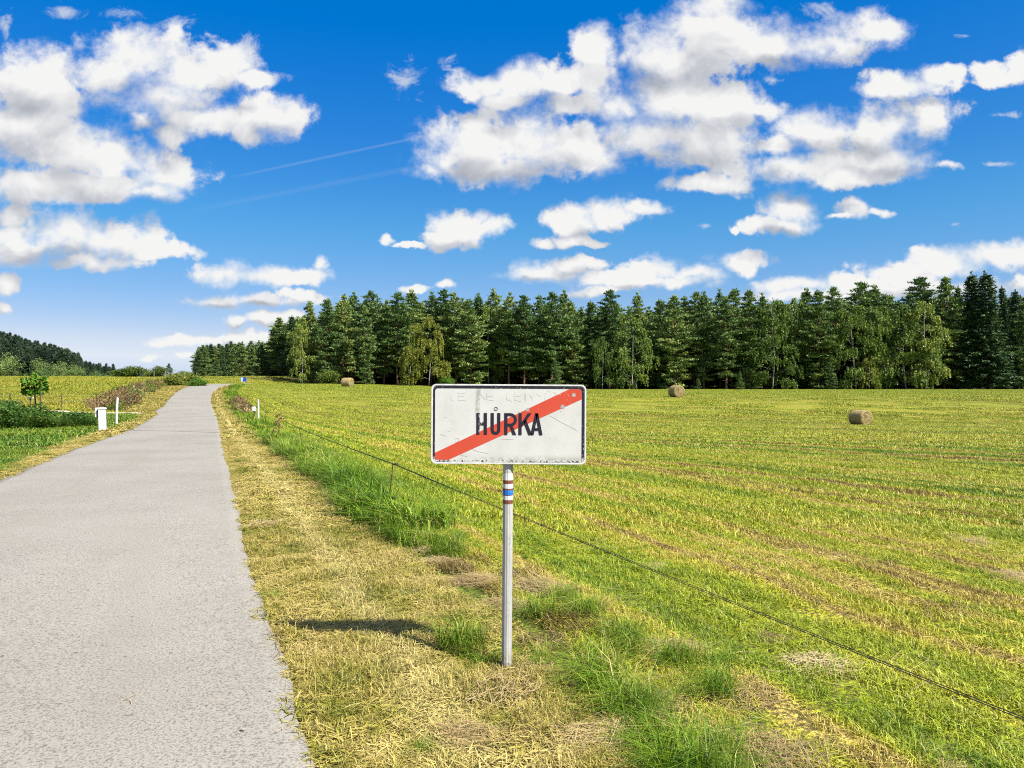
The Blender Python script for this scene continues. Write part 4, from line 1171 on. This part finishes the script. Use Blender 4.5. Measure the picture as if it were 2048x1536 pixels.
EDGE = [
 # kind, variant, photo x, photo top y, distance, width factor, label
 ('l', 0, 398, 702, 196, 1.0, 'leftmost conifer of the small group beyond the road crest, full to the ground', G0),
 ('l', 1, 413, 695, 204, .95, 'second conifer from the left beyond the road crest, darker and taller', G0),
 ('l', 0, 432, 716, 192, .95, 'short pale green young pine standing foremost beyond the road crest', G0),
 ('s', 0, 447, 688, 206, .8, 'pointed conifer behind the short pale pine beyond the road crest', G0),
 ('l', 1, 466, 697, 202, .9, 'conifer left of the blue road sign, middle of the group', G0),
 ('l', 0, 483, 685, 196, 1.0, 'broad conifer directly behind the blue road sign', G0),
 ('l', 1, 503, 689, 202, .9, 'conifer just right of the blue road sign', G0),
 ('l', 0, 525, 688, 192, 1.05, 'wide layered conifer second right of the blue road sign', G0),
 ('s', 1, 545, 692, 198, .8, 'slim conifer in the gap left of the tall forest', G0),
 ('l', 1, 566, 688, 194, 1.0, 'last small conifer before the tall forest begins', G0),
 ('p', 3, 582, 700, 176, 1.0, 'dark low pine tucked against the left end of the tall forest', G1),
 ('b', 0, 604, 637, 156, 1.0, 'slim olive green birch at the left end of the tall forest', G1),
 ('p', 1, 622, 604, 160, .85, 'pine rising behind the slim olive birch at the forest left end', G1),
 ('p', 3, 652, 598, 157, .95, 'bluish pine branched almost to the ground right of the olive birch', G1),
 ('p', 0, 683, 590, 159, .9, 'tall pine with a bare reddish trunk above the pale hay bale', G1),
 ('p', 4, 708, 586, 164, .9, 'tall pine with narrow top just right of the pale hay bale', G1),
 ('p', 3, 731, 612, 153, .8, 'pale yellow green pine with low boughs right of the pale hay bale', G1),
 ('p', 2, 742, 583, 163, 1.05, 'broad topped pine behind the pale low boughed pine', G1),
 ('p', 0, 768, 600, 160, .9, 'dark pine between the two broad topped pines left of the golden birch', G1),
 ('p', 2, 795, 586, 158, 1.1, 'broad topped pine standing left of the golden birch', G1),
 ('p', 4, 824, 581, 163, 1.05, 'tall pine whose top stands right behind the golden birch left shoulder', G1),
 ('G', 0, 818, 690, 151, 1.1, 'small golden birch at the left foot of the big golden birch', G1),
 ('g', 0, 858, 629, 152, 1.0, 'big golden yellow birch left above the sign corner', G1),
 ('p', 5, 862, 586, 168, .9, 'pine with slender forked top behind the big golden birch', G1),
 ('p', 2, 884, 580, 164, 1.0, 'tall pine at the right shoulder of the golden birch', G1),
 ('p', 0, 914, 585, 160, .95, 'pine with a bare orange trunk right of the golden birch', G1),
 ('p', 1, 942, 600, 156, 1.0, 'bushy mid green pine with long low boughs above the sign left half', G1),
 ('b', 1, 976, 607, 162, .8, 'birch with a yellow top among the pines above the sign left half', G1),
 ('p', 4, 963, 589, 168, .9, 'dark pine behind the yellow topped birch', G1),
 ('p', 5, 992, 579, 165, .9, 'narrow pine with the tallest spike above the middle of the sign', G1),
 ('p', 5, 1018, 588, 159, 1.0, 'pine with two thin bare trunks above the middle of the sign', G1),
 ('p', 2, 1048, 592, 157, 1.05, 'pine with a straight reddish trunk above the sign lettering', G1),
 ('p', 0, 1078, 592, 164, .9, 'dark pine filling the gap above the right half of the sign', G1),
 ('p', 2, 1103, 586, 158, 1.1, 'broad round topped pine above the red stripe end', G1),
 ('p', 4, 1124, 584, 165, .9, 'pine with double tip above the right corner of the sign', G1),
 ('l', 0, 1112, 720, 151, 1.0, 'low blue green young pine behind the top right corner of the sign', G1),
 ('p', 3, 1150, 603, 160, 1.0, 'rounded pine just right of the sign', G1),
 ('p', 1, 1182, 604, 164, .75, 'thin pine with a pointed top left of the sky notch', G1),
 ('b', 1, 1205, 668, 152, 1.0, 'short drooping birch in front of the sky notch right of the sign', G1),
 ('p', 2, 1218, 581, 160, 1.05, 'tall dark pine with a leaning top right of the sky notch', G1),
 ('b', 2, 1266, 622, 153, 1.05, 'large drooping birch left of the nearer end-on hay bale', G1),
 ('p', 4, 1276, 588, 166, .85, 'pine whose single tip pokes up over the large drooping birch', G1),
 ('p', 1, 1320, 600, 162, 1.0, 'pine between the large drooping birch and the end-on hay bale', G1),
 ('p', 3, 1350, 592, 156, 1.0, 'pine with bright layered boughs directly behind the end-on hay bale', G1),
 ('p', 0, 1366, 594, 165, .9, 'dark pine behind and right of the end-on hay bale', G1),
 ('p', 2, 1388, 586, 163, .95, 'pine with clustered top right of the end-on hay bale', G1),
 ('p', 4, 1408, 586, 157, .95, 'tall slim pine two places right of the end-on hay bale', G1),
 ('p', 5, 1440, 581, 164, .75, 'thin pine with a lollipop top standing free against the sky', G1),
 ('p', 0, 1452, 596, 154, 1.0, 'pine with a crooked bare trunk and a dead fork at its foot', G1),
 ('p', 1, 1466, 580, 163, 1.0, 'pine with wide top right of the lollipop topped pine', G1),
 ('p', 3, 1494, 582, 156, 1.05, 'pine with long flat boughs reaching left near the ground', G1),
 ('b', 2, 1545, 592, 154, 1.0, 'tall drooping birch with yellow top in the middle of the right half', G1),
 ('p', 5, 1532, 588, 166, .85, 'pine tip showing over the tall yellow topped birch', G1),
 ('b', 0, 1592, 588, 158, .85, 'olive topped birch right of the tall yellow topped birch', G1),
 ('p', 3, 1638, 582, 154, 1.15, 'pine with bright yellow green boughs between two birches', G1),
 ('p', 4, 1618, 578, 163, .9, 'forked pine rising behind the bright yellow green pine', G1),
 ('p', 2, 1662, 576, 160, .9, 'round headed pine with a thin neighbour, left of the wide flat pine', G1),
 ('p', 2, 1722, 566, 164, 1.35, 'wide flat layered pine over the birches above the right hay bale', G1),
 ('p', 4, 1752, 573, 162, 1.0, 'pine at the right shoulder of the wide flat pine', G1),
 ('b', 2, 1712, 604, 153, 1.1, 'drooping birch straight behind the right hay bale', G1),
 ('b', 0, 1762, 606, 154, 1.1, 'drooping birch just right of the right hay bale', G1),
 ('b', 2, 1812, 602, 152, 1.05, 'light green drooping birch left of the brightest birch', G1),
 ('b', 1, 1852, 594, 150, 1.05, 'brightest yellow green birch, last before the dark spruces', G1),
 ('p', 2, 1838, 557, 164, 1.25, 'broad dark pine rising over the brightest birches', G1),
 ('p', 1, 1889, 556, 160, .9, 'pointed pine between the brightest birch and the dark spruces', G1),
 ('s', 1, 1912, 572, 166, .9, 'slim spruce left of the two tallest spruces', G1),
 ('s', 0, 1940, 543, 158, 1.15, 'left one of the two tallest dark spruces', G1),
 ('s', 0, 1975, 542, 156, 1.3, 'right one of the two tallest dark spruces', G1),
 ('s', 1, 2013, 572, 162, .9, 'airy spruce right of the two tallest spruces', G1),
 ('s', 1, 2034, 580, 160, .95, 'narrow spruce close to the right edge of the photo', G1),
 ('p', 1, 2056, 592, 156, .9, 'conifer cut by the right edge of the photo', G1),
 ('l', 1, 1480, 742, 150.5, .9, 'knee high young pine at the forest foot right of the crooked trunk', G1),
 ('l', 0, 1396, 757, 150.5, 1.1, 'small green pine bush right beside the end-on hay bale', G1),
 ('l', 1, 1660, 735, 151, 1.2, 'low spreading pine boughs left of the right hay bale', G1),
 ('u', 0, 660, 738, 151, 1.3, 'olive bush at the forest foot left of the pale hay bale', G1),
 ('f', 0, 893, 750, 150.5, 1.2, 'bright green bush over the top left corner of the sign', G1),
 ('G', 0, 1738, 715, 151, 1.2, 'low hanging olive birch directly above the right hay bale', G1),
]
for k, var, px, top, Y, wide, lab, g_ in EDGE: plant(k, var, px, top, Y, wide, lab, g_)
# second rank: their tips and trunks show through the gaps of the first
G2 = 'conifers deeper in the forest'
L2 = 'dark pine deeper in the forest, seen through the gaps behind the front row'
for px in np.arange(600, 2150, 21):
    p_ = px + rng.uniform(-8, 8); Y = rng.uniform(169, 180)
    top = 598 + 22 * max(0, (700 - px) / 100) - 22 * max(0, min(1, (px - 1680) / 250)) + rng.uniform(0, 24)
    plant('p' if px < 1880 else 's', int(rng.integers(0, 6)), p_, top, Y, rng.uniform(.9, 1.15), L2, G2)
# trunks and crowns further in read as one dark mass
pts = []
for px in np.arange(560, 2260, 11):
    for Y in (186, 194, 203, 213):
        Yj = Y + rng.uniform(-4, 4); X = PX(px + rng.uniform(-6, 6), Yj); pts.append((X, Yj, gz(X, Yj) - .1))
pts = np.array(pts); n = len(pts)
s = rng.uniform(.78, .95, n) * np.where(pts[:, 0] < -42, .8, 1)
dark = [pine(20, .10, 3.6, None, 1.2)[0], pine(20, .14, 3.4, None, 1.1)[0], spruce(20, .05, 3.4)[0]]
scatter('forest_depth', 'dark interior of the forest behind the front rows of trees', pts, np.stack([np.zeros(n), np.zeros(n), rng.random(n) * 6.28], -1), np.stack([s * 1.2, s * 1.2, s], -1), rng.integers(0, 3, n), dark)
pts = []
for px in np.arange(398, 592, 8):
    for Y in (212, 224):
        Yj = Y + rng.uniform(-3, 3); X = PX(px, Yj); pts.append((X, Yj, gz(X, Yj)))
pts = np.array(pts); n = len(pts); s = rng.uniform(.40, .52, n)
scatter('conifer_thicket', 'dark conifer thicket behind the small conifers at the crest', pts, np.stack([np.zeros(n), np.zeros(n), rng.random(n) * 6.28], -1), np.stack([s * 1.3, s * 1.3, s], -1), rng.integers(0, 3, n), dark)

# bushes of the left bank and the skyline between hill and forest
GB = 'bushes along the left bank'
for k, px, top, Y, w, lab in (('u', 372, 738, 108, 1.7, 'dark olive bush on the bank above the road bend'),
                              ('f', 396, 752, 104, 1.7, 'yellow green bush right at the road bend'),
                              ('u', 350, 742, 104, 1.5, 'olive bush left of the dark olive bush on the bank'),
                              ('f', 383, 746, 109, 1.6, 'fresh green bush between the dark olive bush and the road'),
                              ('u', 268, 729, 162, 1.7, 'round dark bush on the meadow skyline at the foot of the hill'),
                              ('u', 245, 734, 162, 1.9, 'wide low bush on the skyline left of the round dark bush'),
                              ('u', 318, 729, 162, 1.0, 'loose grey green bush on the skyline left of the lone conifer'),
                              ('u', 300, 739, 162, 1.4, 'tiny bush low on the meadow skyline')):
    plant(k, 0, px, top, Y, w, lab, GB, zoff=-.3)
plant('p', 3, 338, 726, 205, 1.5, 'lone dark blunt conifer on the meadow skyline', None)
plant('s', 0, 287, 743, 240, 1.4, 'tiny dark conifer tip on the meadow skyline', None, zoff=-.5)
for px, top, lab in ((308, 742, 'left slim grey pole on the meadow skyline'), (331, 743, 'right slim grey pole on the meadow skyline, beside the lone conifer')):
    Y = 125; X = PX(px, Y); g_ = gz(X, Y); o = thing('skyline_pole', lab, 'pole', (X, Y, g_))
    mb = MB(); mb.tube([(0, 0, -.3), (0, 0, PZ(top, Y) - g_)], [.07, .055], 7); mb.build('shaft', M_wood, o)
    mb = MB(); mb.tube([(0, 0, PZ(top, Y) - g_), (0, 0, PZ(top, Y) - g_ + .06)], [.06, .02], 7); mb.build('cap', M_wood, o)
# ivy brown shrub mass on the bank
# the wooded hill
hc = [broad(13, .1, 3.4)[0], spruce(17, .1, 3.2, M_hill)[0], pine(16, .2, 3.4, M_hill)[0], pine(16, .25, 3.0, M_hill)[0], spruce(15, .1, 3.4, M_hill)[0]]
X, Y = jitter_pts(-520, -205, 372, 560, .075, lambda X, Y: (X > -.72 * Y - 25) & (X < -.517 * Y))
n = len(X); s = rng.uniform(.5, 1.0, n) * np.where(X > -.56 * Y, .72, 1)
scatter('hill_forest', 'dark spruce and pine forest covering the hill at the far left', np.stack([X, Y, ground(X, Y) - .3], -1), np.stack([np.zeros(n), np.zeros(n), rng.random(n) * 6.28], -1),
        np.stack([s * 1.15, s * 1.15, s], -1), rng.choice(5, n, p=[.10, .32, .22, .16, .20]), hc)
KIND['h'] = ('hillside_broadleaf_tree', [broad(12, .02, 4.2), broad(12, .05, 3.6)], 12., 'tree')
GH = 'pale broadleaf trees at the foot of the wooded hill'
for i, (px, top, w, lab) in enumerate(((12, 701, 1.2, 'tallest pale broadleaf tree on the hill, at the left edge of the photo'),
        (34, 739, 1.0, 'small pale tree below the tallest broadleaf, left of the young linden'),
        (54, 741, .9, 'small round pale tree just above the young linden crown'),
        (80, 710, 1.0, 'broadleaf tree higher on the hill above the young linden'),
        (93, 728, 1.15, 'round pale tree right above the young linden crown edge'),
        (118, 715, .95, 'tall narrow pale tree in the middle of the hill foot'),
        (148, 722, 1.1, 'bright pale tree right of the tall narrow one on the hill foot'),
        (160, 735, 1.1, 'lower pale tree touching the bright pale tree from the right'),
        (190, 735, 1.2, 'broad pale tree near the right end of the hill'),
        (212, 744, 1.1, 'low pale tree where the hill meets the skyline'),
        (230, 742, 1.4, 'rightmost low pale tree of the hill, beside the skyline bushes'))):
    plant('h', i, px, top, 352 + (i % 3) * 6 + (12 if i == 3 else 0), w, lab, GH, zoff=-.8)

# ------------------------------------------------------------------ sky, clouds, sun
SUN_DIR = Vector((1.1, -.78, 1.54)).normalized()
EL = math.asin(SUN_DIR.z); AZ = math.atan2(SUN_DIR.x, SUN_DIR.y)
SKY_SAT, SKY_V = 1.5, 1.62
world = bpy.data.worlds.new('World'); sc.world = world; world.use_nodes = True
wt = world.node_tree; wt.nodes.clear(); t = NT(wt)
world.cycles.sampling_method = 'MANUAL'; world.cycles.sample_map_resolution = 512
sky = t.node('ShaderNodeTexSky', sky_type='NISHITA'); sky.sun_disc = False; sky.sun_elevation = EL; sky.sun_rotation = AZ
sky.altitude = 700; sky.air_density = 1.0; sky.dust_density = .6; sky.ozone_density = 2.0
d = t.node('ShaderNodeTexCoord').outputs['Generated']
dx, dy, dz = t.sep(d)[:3]
ay = t.math('MAXIMUM', t.math('ABSOLUTE', dy), .02)
P2 = t.comb(t.math('DIVIDE', dx, ay), t.math('DIVIDE', dz, ay), 0.0)       # direction as slopes
CL = [  # clouds: centre and radii on the photo
 (60,155,120,62),(85,195,125,45),(290,112,130,58),(215,150,95,52),(385,150,120,48),(340,195,120,46),(455,128,62,38),(505,158,62,16),
 (405,238,95,34),(540,233,78,48),(350,268,46,26),(285,245,30,20),(500,262,40,30),(50,262,135,72),(125,292,135,58),(230,318,120,42),(330,348,88,36),
 (70,372,150,40),(210,372,140,32),(300,378,90,22),
 (125,468,125,50),(225,482,110,46),(40,492,90,40),(320,500,78,20),(190,524,110,16),(33,438,48,22),
 (448,548,78,26),(540,552,95,22),(615,545,50,18),(640,524,20,16),
 (430,604,60,13),(505,602,85,17),(600,588,50,15),(480,646,28,16),(550,642,62,17),(590,634,40,12),(400,684,110,13),(335,690,55,8),(520,682,85,12),(300,715,26,5),(372,712,22,6),(8,566,34,22),(2,622,18,12),
 (955,295,105,72),(1060,292,105,72),(1140,288,95,55),(895,325,62,36),(1000,335,165,34),(1185,305,75,42),(860,345,32,20),
 (960,175,66,30),(1040,165,80,40),(1115,160,80,36),(1190,95,46,48),(1180,160,60,50),(1010,200,70,22),(1170,205,90,30),
 (1330,105,110,72),(1420,75,120,80),(1540,85,110,50),(1640,82,105,44),(1735,58,85,38),(1345,205,115,68),(1450,215,95,50),(1295,272,110,56),(1400,285,125,48),(1530,222,52,22),(1430,15,70,38),(1240,215,50,36),
 (1640,262,105,46),(1760,262,120,58),(1860,228,66,42),(1600,335,160,30),(1420,368,90,22),(1750,325,130,38),(1885,335,36,9),(1690,350,100,22),(1560,290,60,30),
 (1805,172,88,34),(1880,150,60,26),(1990,148,58,24),(2045,128,44,34),
 (922,455,66,38),(880,478,40,18),(990,452,34,22),(770,478,18,15),(815,491,40,6),
 (1140,440,58,36),(1215,428,75,32),(1290,414,46,14),(1150,480,60,12),(1080,490,28,12),
 (1580,418,58,40),(1560,452,80,22),(1505,456,36,22),(1465,462,13,11),(1708,415,36,24),(1755,424,26,10),(1680,430,30,8),
 (1085,542,84,22),(1150,528,56,16),(1300,540,74,26),(1250,560,95,22),(1470,526,58,24),(1390,548,70,16),(1190,582,60,11),(1350,562,90,14),
 (1600,568,85,16),(1700,562,95,20),(1800,548,85,26),(1895,522,75,30),(1980,515,75,30),(2045,512,60,36),(1880,575,220,26),(1640,590,150,16),(2046,568,22,18),
 (830,573,30,9),(893,566,26,11)]
WISP = [(810,160,48,48),(130,25,62,26),(255,28,70,18),(360,42,60,22),(8,45,30,45),(1930,72,28,7),(2005,230,46,9),(2000,328,50,9),(1910,448,32,11),(1410,450,26,9),(1480,394,28,11),
        (1540,160,36,14),(490,95,70,30),(900,130,26,30),(1640,20,60,24),(1740,20,60,22),(1280,60,60,30)]
UNDER = [(50,205,130,40),(70,290,150,34),(110,398,230,30),(320,262,110,40),(520,262,90,26),(110,512,190,34),(520,566,150,16),(480,614,120,9),(560,658,90,9),(420,694,140,8),
 (1000,348,190,34),(1350,318,160,30),(1340,165,160,34),(1560,122,140,26),(1480,245,100,22),(1660,292,150,26),(1560,382,160,20),(1800,345,140,16),(930,486,80,14),(1180,468,90,16),(1570,466,100,14),
 (1100,558,100,11),(1270,580,140,12),(1800,592,260,20),(1830,205,90,16),(1080,200,160,20)]
def field(t, p, blobs):
    prev = None
    for cx, cy, rx, ry in blobs:
        ux, uz = (cx - 1024) / F, (768 - cy) / F; sx_, sz_ = F / rx, F / ry
        n = t.node('ShaderNodeVectorMath', operation='MULTIPLY_ADD'); t.L.new(p, n.inputs[0])
        n.inputs[1].default_value = (sx_, sz_, 0); n.inputs[2].default_value = (-ux * sx_, -uz * sz_, 0)
        l = t.vm('LENGTH', n.outputs[0])
        if prev is None: prev = l
        else:
            m = t.node('ShaderNodeMath', operation='SMOOTH_MIN'); t.L.new(prev, m.inputs[0]); t.L.new(l, m.inputs[1]); m.inputs[2].default_value = .2
            prev = m.outputs[0]
    return prev
def ggroup(name, blobs):
    g = bpy.data.node_groups.new(name, 'ShaderNodeTree')
    g.interface.new_socket('P', in_out='INPUT', socket_type='NodeSocketVector'); g.interface.new_socket('D', in_out='OUTPUT', socket_type='NodeSocketFloat')
    q = NT(g); i = q.node('NodeGroupInput'); o = q.node('NodeGroupOutput')
    q.L.new(field(q, i.outputs[0], blobs), o.inputs[0]); return g
GC = ggroup('cumulus_shapes', CL); GW = ggroup('wisp_shapes', WISP); GU = ggroup('cloud_underside_shade', UNDER)
warp = t.vm('MULTIPLY', t.vm('SUBTRACT', t.noise(P2, 20, 4, .55, 0, '3D', 1), (.5, .5, .5)), (.065, .036, 0))
PW = t.vm('ADD', P2, warp)
def base_field(p):
    n = t.node('ShaderNodeGroup'); n.node_tree = GC; t.set(n.inputs[0], p)
    return t.math('SUBTRACT', 1.27, n.outputs[0])
def puff(p, det): return t.math('ADD', t.math('MULTIPLY', t.math('SUBTRACT', t.noise(p, 19, det, .60, .3), .5), 1.65), t.math('MULTIPLY', t.math('SUBTRACT', t.noise(p, 70, 3, .6), .5), .7))
b0 = base_field(PW)
D0 = t.math('ADD', b0, puff(P2, 8))
b1 = base_field(t.vm('ADD', PW, (.010, .040, 0)))
fray = t.noise(P2, 9, 2)
alpha = t.step(D0, 0.02, t.math('MULTIPLY_ADD', t.step(fray, .35, .65), .9, .42))
def billow(p): return t.noise(p, 13, 4, .55, .6)
sh0 = billow(P2); sh1 = billow(t.vm('ADD', P2, (.007, .020, 0)))
lit = t.math('ADD', t.math('MULTIPLY', t.math('SUBTRACT', b0, b1), .75), t.math('MULTIPLY', t.math('SUBTRACT', sh0, sh1), 2.0))
nU = t.node('ShaderNodeGroup'); nU.node_tree = GU; t.set(nU.inputs[0], PW)
under = t.step(nU.outputs[0], 1.25, .1)
light = t.math('DIVIDE', t.math('SUBTRACT', t.math('ADD', lit, 1.0), t.math('MULTIPLY', under, .56)), 1.6, clamp=True)  # sun side and grey underside shade set into the cloud colour
ccol = t.ramp(light, [(0, (.48, .51, .57)), (.30, (.64, .665, .715)), (.56, (.84, .848, .868)), (.82, (1.0, 1.0, .99))])
ccol = t.mix(t.math('MULTIPLY', t.step(D0, .6, .1), .25), ccol, (.72, .77, .92))
nW = t.node('ShaderNodeGroup'); nW.node_tree = GW; t.set(nW.inputs[0], P2)
wz = t.noise(t.vm('MULTIPLY', P2, (.8, 1.3, 1)), 22, 8, .68, 1.2)
wd = t.math('ADD', t.math('SUBTRACT', 1.0, nW.outputs[0]), t.math('MULTIPLY', t.math('SUBTRACT', wz, .55), 3.6))
wa_ = t.step(wd, .1, 1.1, 0, .72)
px_, pz_, _ = t.sep(P2)[:3]
def trail(x0, y0, x1, y1, w, a):
    u0, v0, u1, v1 = (x0 - 1024) / F, (768 - y0) / F, (x1 - 1024) / F, (768 - y1) / F
    k = (v1 - v0) / (u1 - u0)
    ln = t.math('ABSOLUTE', t.math('SUBTRACT', pz_, t.math('MULTIPLY_ADD', px_, k, v0 - k * u0)))
    m = t.math('MULTIPLY', t.step(ln, w / F, .2 * w / F), t.math('MULTIPLY', t.step(px_, u0 - .05, u0 + .03), t.step(px_, u1 + .05, u1 - .02)))
    return t.math('MULTIPLY', m, t.math('MULTIPLY_ADD', t.noise(P2, 20, 3), .8 * a, a * .4))
tr_ = t.math('MAXIMUM', trail(500, 347, 915, 258, 4, .13), trail(430, 412, 830, 335, 8, .06))
white = t.math('MAXIMUM', wa_, tr_)
hsv = t.node('ShaderNodeSeparateColor', mode='HSV'); t.L.new(sky.outputs[0], hsv.inputs[0])
cmb = t.node('ShaderNodeCombineColor', mode='HSV')
SAT = t.math('MULTIPLY', hsv.outputs[1], SKY_SAT, clamp=True)
t.set(cmb.inputs[0], t.math('MULTIPLY_ADD', t.step(SAT, .86, 1.0), .021, .598)); t.set(cmb.inputs[1], SAT)
t.set(cmb.inputs[2], t.math('MULTIPLY', t.math('POWER', hsv.outputs[2], .42), SKY_V))
B1 = t.node('ShaderNodeBackground'); t.L.new(cmb.outputs[0], B1.inputs[0]); B1.inputs[1].default_value = .10
B2 = t.node('ShaderNodeBackground'); t.L.new(ccol, B2.inputs[0]); B2.inputs[1].default_value = .385
B3 = t.node('ShaderNodeBackground'); B3.inputs[0].default_value = (.80, .86, .95, 1); B3.inputs[1].default_value = .355
M1 = t.node('ShaderNodeMixShader'); t.L.new(white, M1.inputs[0]); t.L.new(B1.outputs[0], M1.inputs[1]); t.L.new(B3.outputs[0], M1.inputs[2])
M2 = t.node('ShaderNodeMixShader'); t.L.new(alpha, M2.inputs[0]); t.L.new(M1.outputs[0], M2.inputs[1]); t.L.new(B2.outputs[0], M2.inputs[2])
oh = t.math('MULTIPLY', t.step(dz, .52, .62), t.step(t.noise(d, 5, 5, .55), .44, .56))  # unseen cloud cover overhead, added to make the sky fill more neutral
B4 = t.node('ShaderNodeBackground'); B4.inputs[0].default_value = (.93, .935, .95, 1); B4.inputs[1].default_value = .37
M3 = t.node('ShaderNodeMixShader'); t.L.new(oh, M3.inputs[0]); t.L.new(M2.outputs[0], M3.inputs[1]); t.L.new(B4.outputs[0], M3.inputs[2])
wo = t.node('ShaderNodeOutputWorld'); t.L.new(M3.outputs[0], wo.inputs[0])

ld = bpy.data.lights.new('sun', 'SUN'); ld.energy = 5.0; ld.angle = math.radians(.53); ld.color = (1, .955, .88)
lo = bpy.data.objects.new('sun', ld); COL.objects.link(lo); lo.location = (20, -15, 40)
lo.rotation_euler = (-SUN_DIR).to_track_quat('-Z', 'Y').to_euler()

cd = bpy.data.cameras.new('camera'); cam = bpy.data.objects.new('camera', cd); COL.objects.link(cam)
cd.sensor_fit = 'HORIZONTAL'; cd.sensor_width = 36; cd.lens = 36 * F / 2048; cd.clip_start = .05; cd.clip_end = 8000
cam.location = (0, 0, CZ); cam.rotation_euler = (PI / 2, 0, 0)
sc.camera = cam
sc.view_settings.view_transform = 'Standard'; sc.view_settings.look = 'None'; sc.view_settings.gamma = 1; sc.view_settings.exposure = 1.25
sc.cycles.filter_width = 1.1; sc.cycles.use_denoising = False; sc.cycles.max_bounces = 6; sc.cycles.diffuse_bounces = 3; sc.cycles.glossy_bounces = 2; sc.cycles.transmission_bounces = 3
sc.cycles.caustics_reflective = False; sc.cycles.caustics_refractive = False
